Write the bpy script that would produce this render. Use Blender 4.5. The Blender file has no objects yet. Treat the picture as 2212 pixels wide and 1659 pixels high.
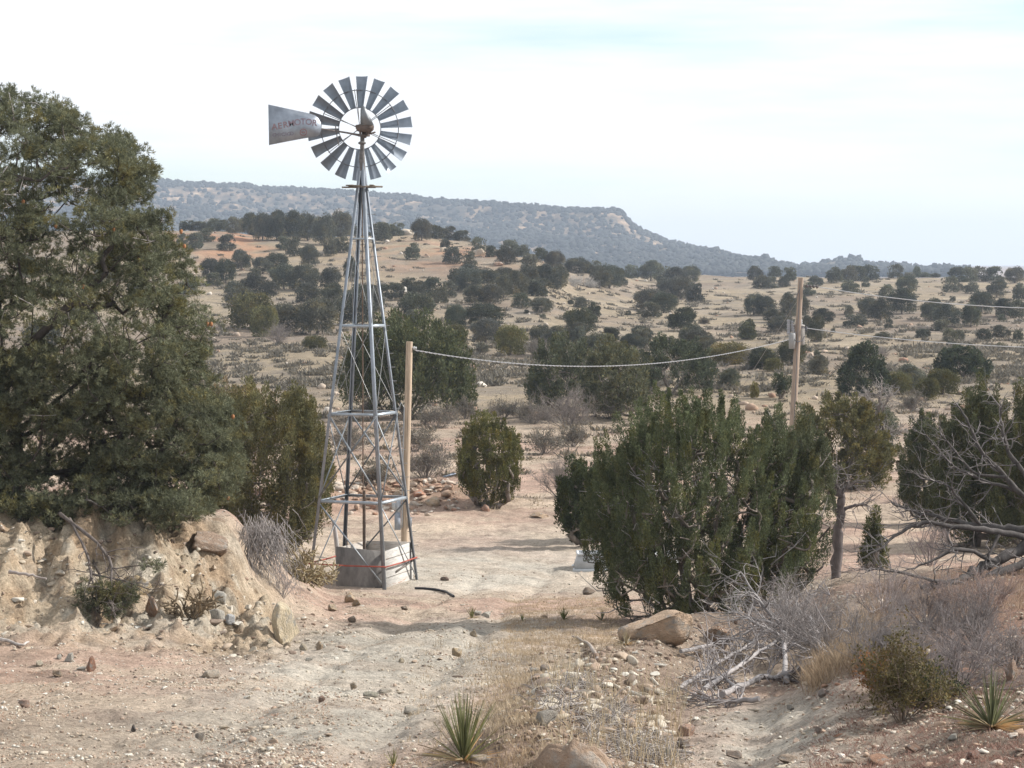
import bpy, math
import numpy as np
from mathutils import Vector
rad = math.radians
scn = bpy.context.scene
col = scn.collection
RNG = np.random.default_rng(7)

# ------------------------------------------------------------------ camera
F_PX, UC, VC, HV, EYE = 5200.0, 1106.0, 829.5, 568.0, 7.6
TH = math.atan((VC - HV) / F_PX)
cam = bpy.data.cameras.new("camera"); camo = bpy.data.objects.new("camera", cam); col.objects.link(camo)
cam.sensor_width = 36.0; cam.lens = F_PX / 2212.0 * 36.0
cam.clip_start = 0.5; cam.clip_end = 120000.0
camo.location = (0, 0, EYE); camo.rotation_euler = (math.pi / 2 - TH, 0, 0)
scn.camera = camo

def st(u, v):
    a = (u - UC) / F_PX; b = -(v - VC) / F_PX
    y = math.cos(TH) + b * math.sin(TH); z = -math.sin(TH) + b * math.cos(TH)
    return a / y, z / y
def at(u, v, Y):
    s, t = st(u, v)
    return np.array([s * Y, Y, EYE + t * Y])
def mpp(Y): return Y / F_PX            # metres per photo unit at distance Y

# ------------------------------------------------------------------ noise
_perm = np.random.default_rng(3).permutation(256); _perm = np.concatenate([_perm, _perm, _perm])
_g = np.random.default_rng(4).normal(size=(256, 3)); _g /= np.linalg.norm(_g, axis=1)[:, None]
def pn(P):
    P = np.asarray(P, float); sh = P.shape[:-1]; P = P.reshape(-1, 3)
    I = np.floor(P).astype(int); Fr = P - I; I &= 255
    w = Fr * Fr * Fr * (Fr * (Fr * 6 - 15) + 10)
    out = np.zeros(len(P))
    for dx in (0, 1):
        for dy in (0, 1):
            for dz in (0, 1):
                h = _perm[_perm[_perm[(I[:, 0] + dx) & 255] + ((I[:, 1] + dy) & 255)] + ((I[:, 2] + dz) & 255)]
                d = Fr - np.array([dx, dy, dz])
                n = (_g[h] * d).sum(1)
                ww = (w[:, 0] if dx else 1 - w[:, 0]) * (w[:, 1] if dy else 1 - w[:, 1]) * (w[:, 2] if dz else 1 - w[:, 2])
                out += n * ww
    return out.reshape(sh) * 1.6
def n2(x, y, sc, seed=0.0):
    return pn(np.stack([x / sc + seed * 7.3, y / sc - seed * 3.1, np.full(np.shape(x), seed * 1.7 + 0.31)], -1))
def fbm(x, y, sc, seed=0.0, oct=4, gain=.5):
    r = 0; a = 1.0
    for i in range(oct):
        r = r + a * n2(x, y, sc / 2 ** i, seed + i * 1.37); a *= gain
    return r
def sstep(a, b, x):
    t = np.clip((x - a) / (b - a), 0, 1); return t * t * (3 - 2 * t)

# ------------------------------------------------------------------ mesh helpers
def link(o, parent=None):
    col.objects.link(o)
    if parent is not None: o.parent = parent
    return o
def mesh(name, V, F, mat=None, smooth=False):
    """V (n,3), F (m,k) or list of such arrays"""
    V = np.ascontiguousarray(V, dtype=np.float32)
    Fs = [f for f in (F if isinstance(F, list) else [F]) if len(f)]
    me = bpy.data.meshes.new(name)
    me.vertices.add(len(V)); me.vertices.foreach_set("co", V.ravel())
    nl = sum(f.size for f in Fs); npoly = sum(len(f) for f in Fs)
    me.loops.add(nl); me.polygons.add(npoly)
    me.loops.foreach_set("vertex_index", np.concatenate([np.asarray(f, dtype=np.int32).ravel() for f in Fs]))
    tot = np.concatenate([np.full(len(f), f.shape[1], dtype=np.int32) for f in Fs])
    start = np.concatenate([[0], np.cumsum(tot)[:-1]]).astype(np.int32)
    me.polygons.foreach_set("loop_start", start)
    try: me.polygons.foreach_set("loop_total", tot)
    except Exception: pass
    if smooth: me.polygons.foreach_set("use_smooth", np.ones(npoly, dtype=bool))
    me.update(calc_edges=True); me.validate()
    if mat is not None: me.materials.append(mat)
    return me
def obj(name, me, parent=None, loc=None, color=None):
    o = bpy.data.objects.new(name, me); link(o, parent)
    if loc is not None: o.location = loc
    if color is not None: o.color = (*color, 1)
    return o
def tag(o, label=None, cat=None, group=None, kind=None):
    if label: o['label'] = label
    if cat: o['category'] = cat
    if group: o['group'] = group
    if kind: o['kind'] = kind
    return o
def thing(name, loc, label, cat, group=None, rz=0.0):
    o = bpy.data.objects.new(name, None); col.objects.link(o)
    o.empty_display_size = .2
    o.location = loc; o.rotation_euler = (0, 0, rz)
    return tag(o, label, cat, group)

class MB:
    """collects pieces into one mesh"""
    def __init__(s): s.V = []; s.Q = []; s.T = []; s.n = 0
    def add(s, V, Q=None, T=None):
        V = np.asarray(V, float)
        if Q is not None and len(Q): s.Q.append(np.asarray(Q) + s.n)
        if T is not None and len(T): s.T.append(np.asarray(T) + s.n)
        s.V.append(V); s.n += len(V); return s
    def box(s, c, size, rz=0.0, ax=None):
        hx, hy, hz = np.array(size) / 2
        V = np.array([(x, y, z) for x in (-hx, hx) for y in (-hy, hy) for z in (-hz, hz)])
        if ax is not None: V = V @ np.array(ax)
        else:
            c_, s_ = math.cos(rz), math.sin(rz); R = np.array([[c_, s_, 0], [-s_, c_, 0], [0, 0, 1]]); V = V @ R
        return s.add(V + np.array(c), Q=[(0, 1, 3, 2), (4, 6, 7, 5), (0, 4, 5, 1), (2, 3, 7, 6), (0, 2, 6, 4), (1, 5, 7, 3)])
    def tube(s, pts, r, n=6, cap=True):
        P = np.asarray(pts, float); m = len(P)
        r = np.broadcast_to(np.asarray(r, float), (m,))
        d = np.gradient(P, axis=0); d /= np.linalg.norm(d, axis=1)[:, None] + 1e-12
        ref = np.array([0, 0, 1.0]) if abs(d[0, 2]) < .9 else np.array([1.0, 0, 0])
        a = np.cross(d, ref); a /= np.linalg.norm(a, axis=1)[:, None] + 1e-12
        b = np.cross(d, a)
        an = np.arange(n) * 2 * np.pi / n
        V = (P[:, None] + r[:, None, None] * (np.cos(an)[None, :, None] * a[:, None] + np.sin(an)[None, :, None] * b[:, None])).reshape(-1, 3)
        i = np.arange(m - 1)[:, None] * n; j = np.arange(n)[None]; k = (j + 1) % n
        Q = np.stack([i + j, i + k, i + n + k, i + n + j], -1).reshape(-1, 4)
        s.add(V, Q=Q)
        if cap and n > 3:
            for base, c in ((0, P[0]), ((m - 1) * n, P[-1])):
                V2 = np.vstack([V[base:base + n], c]); T = [(q, (q + 1) % n, n) for q in range(n)]
                s.add(V2, T=T)
        return s
    def bar(s, p, q, w, t=None, up=(0, 0, 1)):
        """rectangular bar"""
        p = np.asarray(p, float); q = np.asarray(q, float); t = t or w
        d = q - p; L = np.linalg.norm(d); d /= L; up = np.asarray(up, float)
        if abs(d @ up) > .97: up = np.array([1.0, 0, 0])
        a = np.cross(d, up); a /= np.linalg.norm(a); b = np.cross(a, d)
        return s.box((p + q) / 2, (L, w, t), ax=np.array([d, a, b]))
    def angle(s, p, q, w, t, da, db):
        """L section bar, flanges towards directions da and db"""
        p = np.asarray(p, float); q = np.asarray(q, float); d = (q - p); L = np.linalg.norm(d); d /= L
        for e, o_ in ((da, db), (db, da)):
            e = np.asarray(e, float); e = e - d * (e @ d); e /= np.linalg.norm(e)
            k = np.cross(d, e)
            s.box((p + q) / 2 + e * w / 2, (L, w, t), ax=np.array([d, e, k]))
        return s
    def prism(s, poly, y0, y1, M=None):
        """poly [(x,z)] extruded along y"""
        n = len(poly); P = np.array(poly, float)
        V = np.vstack([np.c_[P[:, 0], np.full(n, y0), P[:, 1]], np.c_[P[:, 0], np.full(n, y1), P[:, 1]]])
        Q = [(i, (i + 1) % n, n + (i + 1) % n, n + i) for i in range(n)]
        c0 = V[:n].mean(0); c1 = V[n:].mean(0); V = np.vstack([V, c0, c1])
        T = [(i, 2 * n, (i + 1) % n) for i in range(n)] + [(n + i, n + (i + 1) % n, 2 * n + 1) for i in range(n)]
        return s.add(V, Q=Q, T=T)
    def lathe(s, prof, n=20, c=(0, 0, 0), ax=None):
        """prof [(r,z)] about z"""
        P = np.array(prof, float); an = np.arange(n) * 2 * np.pi / n
        V = np.stack([P[:, :1] * np.cos(an), P[:, :1] * np.sin(an), np.repeat(P[:, 1:], n, 1)], -1).reshape(-1, 3)
        if ax is not None: V = V @ np.array(ax)
        m = len(P); i = np.arange(m - 1)[:, None] * n; j = np.arange(n)[None]; k = (j + 1) % n
        Q = np.stack([i + j, i + k, i + n + k, i + n + j], -1).reshape(-1, 4)
        return s.add(V + np.array(c), Q=Q)
    def ring(s, R, r, c=(0, 0, 0), n=48, m=5, ax=None, flat=None):
        an = np.arange(n) * 2 * np.pi / n; bn = np.arange(m) * 2 * np.pi / m
        rr = R + r * np.cos(bn)[None]; zz = (flat or r) * np.sin(bn)[None]
        V = np.stack([rr * np.cos(an)[:, None], rr * np.sin(an)[:, None], zz + 0 * np.cos(an)[:, None]], -1).reshape(-1, 3)
        if ax is not None: V = V @ np.array(ax)
        i = np.arange(n)[:, None]; j = np.arange(m)[None]; i2 = (i + 1) % n; j2 = (j + 1) % m
        Q = np.stack([i * m + j, i2 * m + j, i2 * m + j2, i * m + j2], -1).reshape(-1, 4)
        return s.add(V + np.array(c), Q=Q)
    def me(s, name, mat, smooth=False):
        V = np.vstack(s.V); F = []
        if s.Q: F.append(np.vstack(s.Q))
        if s.T: F.append(np.vstack(s.T))
        return mesh(name, V, F, mat, smooth)
    def build(s, name, mat, parent=None, smooth=False, loc=None, color=None):
        return obj(name, s.me(name, mat, smooth), parent, loc, color)

# ------------------------------------------------------------------ materials
def newmat(name):
    m = bpy.data.materials.new(name); m.use_nodes = True
    nt = m.node_tree; bs = nt.nodes['Principled BSDF']
    if 'Specular IOR Level' in bs.inputs: bs.inputs['Specular IOR Level'].default_value = .25
    return m, nt, bs
def N(nt, t, **kw):
    n = nt.nodes.new(t)
    for k, v in kw.items():
        if k in n.inputs: n.inputs[k].default_value = v
        else: setattr(n, k, v)
    return n
def ramp(nt, src, stops):
    r = nt.nodes.new('ShaderNodeValToRGB'); cr = r.color_ramp
    while len(cr.elements) < len(stops): cr.elements.new(.5)
    for e, (p, c) in zip(cr.elements, stops):
        e.position = p; e.color = (*c, 1) if len(c) == 3 else c
    nt.links.new(src, r.inputs[0]); return r.outputs[0]
def mixc(nt, fac, a, b, mode='MIX'):
    m = nt.nodes.new('ShaderNodeMix'); m.data_type = 'RGBA'; m.blend_type = mode
    for i, s in ((0, fac), (6, a), (7, b)):
        if isinstance(s, bpy.types.NodeSocket): nt.links.new(s, m.inputs[i])
        elif isinstance(s, (int, float)): m.inputs[i].default_value = s if i == 0 else (s, s, s, 1)
        else: m.inputs[i].default_value = (*s, 1)
    return m.outputs[2]
def noise(nt, vec, scale, detail=4, rough=.6):
    n = N(nt, 'ShaderNodeTexNoise', Scale=scale, Detail=detail, Roughness=rough)
    if vec is not None: nt.links.new(vec, n.inputs['Vector'])
    return n.outputs['Fac']
def g3(x): return (x, x, x)
def bump(nt, bs, h, strength, dist):
    b = N(nt, 'ShaderNodeBump', Strength=strength, Distance=dist)
    nt.links.new(h, b.inputs['Height']); nt.links.new(b.outputs[0], bs.inputs['Normal'])

def foliage_mat(name, nscale=2.2, lo=.55, hi=1.45, warm=(1.35, 1.12, .75), rnd=.7):
    """leaf colour = object colour varied by clump and by leaf"""
    m, nt, bs = newmat(name)
    oi = N(nt, 'ShaderNodeObjectInfo'); ge = N(nt, 'ShaderNodeNewGeometry'); tc = N(nt, 'ShaderNodeTexCoord')
    nf = noise(nt, tc.outputs['Object'], nscale, 3, .6)
    var = ramp(nt, nf, [(.3, g3(lo)), (.7, g3(hi))])
    c = mixc(nt, 1.0, oi.outputs['Color'], var, 'MULTIPLY')
    rn = ramp(nt, ge.outputs['Random Per Island'], [(0, g3(1 - rnd * .55)), (1, g3(1 + rnd * .6))])
    c = mixc(nt, 1.0, c, rn, 'MULTIPLY')
    nf2 = noise(nt, tc.outputs['Object'], nscale * 1.7, 2, .5)
    wf = ramp(nt, nf2, [(.5, g3(0)), (.68, g3(1))])
    cw = mixc(nt, 1.0, c, warm, 'MULTIPLY')
    c = mixc(nt, wf, c, cw)
    nt.links.new(c, bs.inputs['Base Color']); bs.inputs['Roughness'].default_value = .75
    tr = N(nt, 'ShaderNodeBsdfTranslucent'); nt.links.new(c, tr.inputs['Color'])
    mx = N(nt, 'ShaderNodeMixShader', Fac=.26); nt.links.new(bs.outputs[0], mx.inputs[1]); nt.links.new(tr.outputs[0], mx.inputs[2])
    nt.links.new(mx.outputs[0], nt.nodes['Material Output'].inputs[0])
    return m
def tinted(name, scale=3.0, lo=.7, hi=1.3, rough=.85, bstr=.5, bdist=.02, stretch=None, accent=None, acc=(.55, .7), spec=.2, metal=0.0):
    """solid surface whose colour is the object's colour with mottling"""
    m, nt, bs = newmat(name)
    oi = N(nt, 'ShaderNodeObjectInfo'); tc = N(nt, 'ShaderNodeTexCoord'); vec = tc.outputs['Object']
    if stretch:
        mp = N(nt, 'ShaderNodeMapping'); mp.inputs['Scale'].default_value = stretch
        nt.links.new(vec, mp.inputs['Vector']); vec = mp.outputs[0]
    nf = noise(nt, vec, scale, 6, .65)
    c = mixc(nt, 1.0, oi.outputs['Color'], ramp(nt, nf, [(.3, g3(lo)), (.7, g3(hi))]), 'MULTIPLY')
    if accent:
        nf2 = noise(nt, vec, scale * .6, 5, .7)
        c = mixc(nt, ramp(nt, nf2, [(acc[0], g3(0)), (acc[1], g3(1))]), c, accent)
    nt.links.new(c, bs.inputs['Base Color']); bs.inputs['Roughness'].default_value = rough
    bs.inputs['Metallic'].default_value = metal
    bs.inputs['Specular IOR Level'].default_value = spec
    if bstr: bump(nt, bs, noise(nt, vec, scale * 3, 6, .7), bstr, bdist)
    return m

M_JUN = foliage_mat('juniper_foliage', 1.6)
M_FAR = foliage_mat('far_juniper_foliage', 3.5, .7, 1.3, (1.25, 1.1, .8), .6)
M_PINE = foliage_mat('pine_needles', 1.5, .70, 1.35, (1.30, 1.08, .7), .8)
M_DRY = foliage_mat('dry_leaves', 2.0, .6, 1.4, (1.25, .95, .7), .7)
M_GRASS = foliage_mat('dry_grass_blades', 1.2, .75, 1.2, (1.04, .98, .92), .6)
M_BARK = tinted('bark', 9, .55, 1.4, .9, .7, .02, (1, 1, .25))
M_TWIG = tinted('weathered_twigs', 5, .6, 1.45, .85, 0)
M_ROCK = tinted('rock', 4, .68, 1.25, .9, 1.0, .06, accent=(.36, .34, .31), acc=(.50, .66))
M_STEEL = tinted('galvanised_steel', 5, .8, 1.15, .45, 0, metal=.55, spec=.4)
M_OLDSTEEL = tinted('weathered_steel', 6, .65, 1.2, .6, 0, accent=(.16, .10, .07), acc=(.52, .72), metal=.3)
M_RUST = tinted('rusty_iron', 12, .6, 1.4, .8, .3, .005)
M_WOOD = tinted('pole_wood', 9, .55, 1.3, .85, .5, .01, (3, 3, .12))
M_BOARD = tinted('weathered_board', 5, .7, 1.25, .85, .4, .01, (.6, .6, 3.5), accent=(.30, .17, .11), acc=(.60, .72))
M_CONC = tinted('stained_sheet', 3, .6, 1.2, .85, .3, .01, (1.5, 1.5, .7), accent=(.10, .095, .09), acc=(.55, .75))
M_PAINT = tinted('dull_paint', 5, .85, 1.1, .5, 0)
# ------------------------------------------------------------------ terrain
FAR_R = [(1192, 65), (1102, 76), (1019, 90), (941, 110), (888, 130), (800, 170), (740, 220), (700, 270), (650, 360), (615, 450), (601, 515), (603, 560), (606, 700), (606, 1000), (604, 1500)]
FAR_M = [(1192, 65), (1102, 76), (1019, 90), (941, 110), (888, 130), (800, 170), (740, 218), (700, 258), (650, 320), (605, 385), (575, 430), (580, 470), (600, 560), (606, 700), (606, 1000), (604, 1500)]
def far_l(c): return [(1192, 65), (1102, 76), (1019, 90), (941, 110), (888, 130), (800, 170), (740, 215), (700, 245), (650, 290), (600, 330), (555, 362), (c + 8, 392), (c, 410), (c + 12, 450), (600, 560), (606, 700), (606, 1000), (604, 1500)]
G = [(1659, 21.5), (1560, 25.2), (1500, 28.3), (1390, 37), (1300, 50), (1275, 56)]
COLS = {
 -1400: [(1659, 16), (1420, 26), (1300, 31), (1090, 33), (1060, 40), (1000, 52), (1010, 66), (1040, 76)] + far_l(500)[2:],
 -300: [(1659, 20), (1480, 28.6), (1385, 34), (1335, 35.6), (1230, 36.2), (1120, 37), (1085, 41), (1020, 50), (1040, 62), (1060, 76)] + far_l(500)[2:],
 0: [(1659, 21), (1500, 28.3), (1400, 34.5), (1345, 36.4), (1240, 37), (1130, 38), (1095, 41), (1040, 50), (1050, 62), (1062, 76)] + far_l(500)[2:],
 300: [(1659, 21.2), (1500, 28.3), (1400, 35), (1350, 37), (1260, 38), (1150, 39.2), (1105, 42), (1060, 50), (1075, 62), (1075, 76)] + far_l(500)[2:],
 480: [(1659, 21.4), (1500, 28.3), (1410, 35.5), (1330, 38.8), (1230, 40.2), (1138, 41.5), (1115, 44), (1100, 50), (1120, 62), (1095, 76)] + far_l(500)[2:],
 560: [(1659, 21.4), (1500, 28.3), (1402, 36.2), (1320, 40.5), (1240, 42.5), (1180, 44), (1165, 46), (1175, 52), (1175, 62)] + far_l(507)[1:],
 640: [(1659, 21.4), (1500, 28.3), (1395, 36.8), (1330, 42), (1280, 45.5), (1258, 48), (1250, 53), (1195, 63)] + far_l(510)[1:],
 720: [(1659, 21.4), (1500, 28.3), (1390, 37), (1310, 46.5), (1280, 51), (1272, 56)] + far_l(512),
 900: G + far_l(508), 1000: G + far_l(522),
 1150: G + far_l(560), 1260: G + FAR_M, 1400: G + FAR_R,
 1600: [(1659, 20.5), (1540, 25.2), (1480, 29), (1400, 35.5), (1340, 41.5), (1285, 50), (1240, 57)] + FAR_R,
 1720: [(1659, 19.5), (1520, 26), (1445, 30.5), (1385, 34), (1320, 39), (1285, 45), (1240, 56)] + FAR_R,
 1850: [(1659, 18.5), (1550, 23), (1440, 27), (1350, 31), (1285, 36.5), (1258, 41), (1230, 54)] + FAR_R,
 2212: [(1659, 17), (1560, 20.5), (1400, 26.5), (1285, 32), (1232, 37.5), (1220, 44), (1230, 54)] + FAR_R,
 2900: [(1659, 14.5), (1500, 19), (1300, 27), (1200, 35), (1170, 45), (1170, 60), (1080, 78)] + FAR_R[2:],
 4200: [(1900, 12), (1600, 18), (1300, 28), (1170, 40), (1130, 60), (1050, 80)] + FAR_R[2:],
}
Z0 = EYE - 1.65
PLAIN = EYE - 7.0
def prof(lst, Y):
    ys = [0.0] + [p[1] for p in lst] + [2600.0]
    hs = [Z0] + [EYE + st(UC, p[0])[1] * p[1] for p in lst] + [PLAIN]
    return np.interp(Y, ys, hs)
uk = np.array(sorted(COLS)); sk = (uk - UC) / F_PX
NS = 560
# columns are denser inside the view
sq = np.linspace(-1, 1, NS); Scol = .27 * sq + .40 * sq ** 5
Yrow = np.concatenate([np.linspace(3, 17, 30)[:-1], np.geomspace(17, 34, 270)[:-1], np.linspace(34, 46, 330)[:-1], np.geomspace(46, 130, 400)[:-1], np.geomspace(130, 700, 300)[:-1], np.geomspace(700, 6200, 63)])
HK = np.stack([prof(COLS[u], Yrow) for u in uk])            # (k, NY)
idx = np.clip(np.searchsorted(sk, Scol) - 1, 0, len(sk) - 2)
tt = np.clip((Scol - sk[idx]) / (sk[idx + 1] - sk[idx]), 0, 1); tt = tt * tt * (3 - 2 * tt)
HG = HK[idx] * (1 - tt)[:, None] + HK[idx + 1] * tt[:, None]  # (NS, NY)
for _ in range(5):
    HG[:, 1:-1] = (HG[:, :-2] + 2 * HG[:, 1:-1] + HG[:, 2:]) / 4
for _ in range(4):
    HG[1:-1] = (HG[:-2] + 2 * HG[1:-1] + HG[2:]) / 4
NY = len(Yrow)
XX = Scol[:, None] * Yrow[None]; YY = np.broadcast_to(Yrow[None], XX.shape)
BANK = np.exp(-((YY - 38.5) / 3.2) ** 2) * (1 - sstep(-.105, -.09, Scol))[:, None]
def ridge(pts, amp, wid):
    """long low mound along ground points"""
    global HG
    d = np.full(HG.shape, 1e9)
    for (a, b) in zip(pts[:-1], pts[1:]):
        a = np.array(a, float); b = np.array(b, float); ab = b - a
        t = np.clip(((XX - a[0]) * ab[0] + (YY - a[1]) * ab[1]) / (ab @ ab), 0, 1)
        d = np.minimum(d, np.hypot(XX - a[0] - t * ab[0], YY - a[1] - t * ab[1]))
    HG = HG + amp * np.exp(-(d / wid) ** 2)
    return d
def gx(u, v, Y): return (st(u, v)[0] * Y, Y)
d_mound = ridge([gx(1120, 1650, 21.5), gx(1250, 1560, 25.2), gx(1360, 1480, 30), gx(1460, 1410, 35.5), gx(1600, 1400, 37)], .42, .70)
d_bermL = ridge([gx(640, 1080, 76), gx(760, 1060, 79), gx(880, 1070, 80), gx(960, 1080, 79)], .55, 1.6)
d_right = ridge([gx(1800, 1480, 25.5), gx(1950, 1500, 24), gx(2100, 1420, 26)], .25, .9)
near = 1 - sstep(60, 140, YY); far_ok = 1 - sstep(520, 900, YY)
HG = HG + near * (.075 * fbm(XX, YY, 2.2, 1, 4, .55) + .040 * fbm(XX, YY, .42, 2, 3, .65))
HG = HG + sstep(60, 140, YY) * far_ok * (.55 * fbm(XX, YY, 26, 3, 4, .5) + .12 * fbm(XX, YY, 4.0, 8, 3, .6))
# tower pad kept level
pad = np.exp(-(((XX + 3.5) / 3.6) ** 2 + ((YY - 58.5) / 4.5) ** 2) ** 2)
HG = HG * (1 - pad * .95) + pad * .95 * (0.0 + .02 * fbm(XX, YY, .8, 5, 2))
# bank: gullies and lumps
HG = HG + BANK * (.36 * fbm(XX, YY * .4, 1.0, 6, 4, .6) + .17 * np.abs(fbm(XX, YY, .38, 7, 3, .65)) - .04)
HG = HG + BANK * (.20 * fbm(XX, YY * .10, .42, 9, 3, .6) + .045 * fbm(XX, YY, .13, 14, 3, .7) + .10 * np.maximum(0, fbm(XX, YY, .6, 17, 3, .6)))
# road ruts
for off in (-.8, .8):
    ridge([(gx(u, v, Y)[0] + off, Y) for u, v, Y in ((560, 1659, 21), (700, 1540, 26), (830, 1450, 32), (930, 1370, 39), (1030, 1290, 51), (1120, 1230, 60))], -.07, .22)
ridge([gx(1590, 1640, 20.5), gx(1660, 1540, 24), gx(1700, 1490, 27.5)], -.08, .3)
def hsample(x, y):
    x = np.asarray(x, float); y = np.asarray(y, float)
    s = x / y
    fi = np.interp(s, Scol, np.arange(NS)); fj = np.interp(y, Yrow, np.arange(NY))
    i = np.clip(fi.astype(int), 0, NS - 2); j = np.clip(fj.astype(int), 0, NY - 2); a = fi - i; b = fj - j
    return HG[i, j] * (1 - a) * (1 - b) + HG[i + 1, j] * a * (1 - b) + HG[i, j + 1] * (1 - a) * b + HG[i + 1, j + 1] * a * b
_Ym = np.concatenate([np.arange(10, 90, .06), np.geomspace(90, 900, 1500)])
def hit(u, v):
    """point of the ground seen at photo position (u, v)"""
    s, t = st(u, v)
    h = hsample(s * _Ym, _Ym); z = EYE + t * _Ym
    k = np.nonzero(z < h)[0]
    if not len(k):
        # above the skyline: stand on the crest
        k = np.argmax(h * 0 + (h - EYE) / _Ym - 1e-9 * _Ym); Y = _Ym[k]
        k2 = np.argmax(np.where(_Ym > 150, (h - EYE) / _Ym, -9)); Y = _Ym[k2]
        return np.array([s * Y, Y, hsample(s * Y, Y)])
    Y = _Ym[k[0]]
    return np.array([s * Y, Y, float(hsample(s * Y, Y))])
def onground(x, y): return np.array([x, y, float(hsample(x, y))])

# soil colour by place (what the ground is made of, plus shade painted on the right slope)
def C(*c): return np.array(c, float)
straw, pinkish, pale, brown, white_, red = C(.465, .37, .285), C(.435, .305, .24), C(.505, .455, .385), C(.29, .22, .17), C(.54, .51, .44), C(.34, .20, .14)
def mixa(A, B, w): return A * (1 - w[..., None]) + B * w[..., None]
n_big = fbm(XX, YY, 7, 11, 3); n_med = fbm(XX, YY, 1.6, 12, 4); n_fine = fbm(XX, YY * .6, .5, 13, 3, .6)
SC = mixa(np.broadcast_to(straw, XX.shape + (3,)), pinkish, sstep(-.25, .5, n_big + .5 * n_med))
SC = mixa(SC, brown, .55 * sstep(.1, .7, n_med))
def blob(u, v, Y, ru, ry):
    x = st(u, v)[0] * Y
    return np.exp(-(((XX - x) / ru) ** 2 + ((YY - Y) / ry) ** 2))
rut = np.clip(blob(900, 1390, 37, 1.6, 3.5) + blob(820, 1460, 31, 1.7, 4) + blob(760, 1420, 35, 1.3, 4) + .8 * blob(1050, 1350, 42, 1.8, 3.5)
     + blob(1100, 1230, 59, 2.6, 4.5) + blob(900, 1240, 60, 2.0, 4) + .9 * blob(700, 1540, 26, 1.6, 3) + .5 * blob(560, 1600, 23, 2.2, 2.5)
     + .9 * blob(1680, 1540, 23.5, 1.0, 3.0) + .7 * blob(1600, 1620, 21, 1.0, 2) + .5 * blob(1250, 1180, 66, 5, 5), 0, 1)
SC = mixa(SC, pale, rut * (.62 + .38 * sstep(-.4, .3, n_med)))
bk = np.clip(BANK * 1.3, 0, 1)
SC = mixa(SC, C(.50, .41, .30), bk * .9)
SC = mixa(SC, white_, bk * .5 * sstep(-.1, .4, fbm(XX, YY, .9, 15, 4, .6)))
strat = np.sin(HG * 11 + 2.2 * fbm(XX, YY, 1.6, 18, 3)); SC = mixa(SC, C(.44, .33, .22), bk * .55 * sstep(.35, .8, strat) * (np.abs(XX / YY) < 9))
SC = mixa(SC, C(.30, .22, .155), bk * .55 * sstep(.15, .6, fbm(XX, YY * .7, .22, 19, 3, .7)))
SC = mixa(SC, C(.40, .28, .18), bk * .7 * sstep(.1, .5, fbm(XX, YY * .5, .7, 16, 4, .6)))
SC = mixa(SC, brown, np.exp(-(d_mound / .8) ** 2) * .95)
SC = mixa(SC, C(.32, .19, .12), np.exp(-(d_bermL / 2.0) ** 2) * .6)
SC = mixa(SC, C(.22, .165, .13), sstep(.085, .18, XX / YY) * (1 - sstep(42, 60, YY)) * .85 * (1 - rut))  # brown dirt of the right slope, darkened further to paint in its shade
SC = mixa(SC, C(.32, .175, .12), sstep(.165, .2, XX / YY) * sstep(24, 29, YY) * (1 - sstep(42, 60, YY)) * .5)
hf = sstep(85, 150, YY)
hill = mixa(np.broadcast_to(C(.275, .222, .155), XX.shape + (3,)), C(.215, .168, .128), sstep(-.3, .5, fbm(XX, YY, 45, 21, 4)))
hill = mixa(hill, C(.32, .265, .20), .6 * sstep(.1, .6, fbm(XX, YY, 18, 22, 4)))
hill = mixa(hill, C(.20, .17, .14), .7 * sstep(.0, .6, fbm(XX, YY, 6, 23, 4, .7)))
orange = np.exp(-(((XX / YY + .118) / .022) ** 2 + ((YY - 385) / 30) ** 2)) + .6 * np.exp(-(((XX / YY + .03) / .03) ** 2 + ((YY - 370) / 30) ** 2))
hill = mixa(hill, C(.42, .20, .11), np.clip(orange, 0, 1) * .75 * sstep(-.3, .3, fbm(XX, YY, 9, 24, 3)))
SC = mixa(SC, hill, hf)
SC = mixa(SC, C(.30, .24, .21), sstep(700, 1500, YY))
ii = np.arange(NS - 1)[:, None] * NY; jj = np.arange(NY - 1)[None]
Fq = np.stack([ii + jj, ii + NY + jj, ii + NY + jj + 1, ii + jj + 1], -1).reshape(-1, 4)
mg, nt, bs = newmat('dry_ground')
at_ = N(nt, 'ShaderNodeAttribute', attribute_name='soil'); geo = N(nt, 'ShaderNodeNewGeometry'); P_ = geo.outputs['Position']
cc = mixc(nt, 1.0, at_.outputs['Color'], ramp(nt, noise(nt, P_, 2.6, 8, .72), [(.30, g3(.64)), (.5, g3(1.0)), (.70, g3(1.24))]), 'MULTIPLY')
cc = mixc(nt, 1.0, cc, ramp(nt, noise(nt, P_, 21, 4, .75), [(.36, g3(.70)), (.64, g3(1.24))]), 'MULTIPLY')
vo = N(nt, 'ShaderNodeTexVoronoi', Scale=9.0); nt.links.new(P_, vo.inputs['Vector'])
peb = ramp(nt, vo.outputs['Distance'], [(.0, g3(1)), (.16, g3(1)), (.26, g3(0))])
pm = mixc(nt, ramp(nt, noise(nt, P_, 1.1, 3), [(.5, g3(0)), (.62, g3(1))]), 0.0, peb)
cc = mixc(nt, pm, cc, mixc(nt, .6, cc, (.52, .47, .40)))
vo2 = N(nt, 'ShaderNodeTexVoronoi', Scale=3.4); nt.links.new(P_, vo2.inputs['Vector'])
dk = ramp(nt, vo2.outputs['Distance'], [(.0, g3(1)), (.10, g3(1)), (.2, g3(0))])
dm = mixc(nt, ramp(nt, noise(nt, P_, .45, 4), [(.46, g3(0)), (.56, g3(.85))]), 0.0, dk)
cc = mixc(nt, dm, cc, mixc(nt, 1.0, cc, (.55, .5, .45), 'MULTIPLY'))
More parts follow.
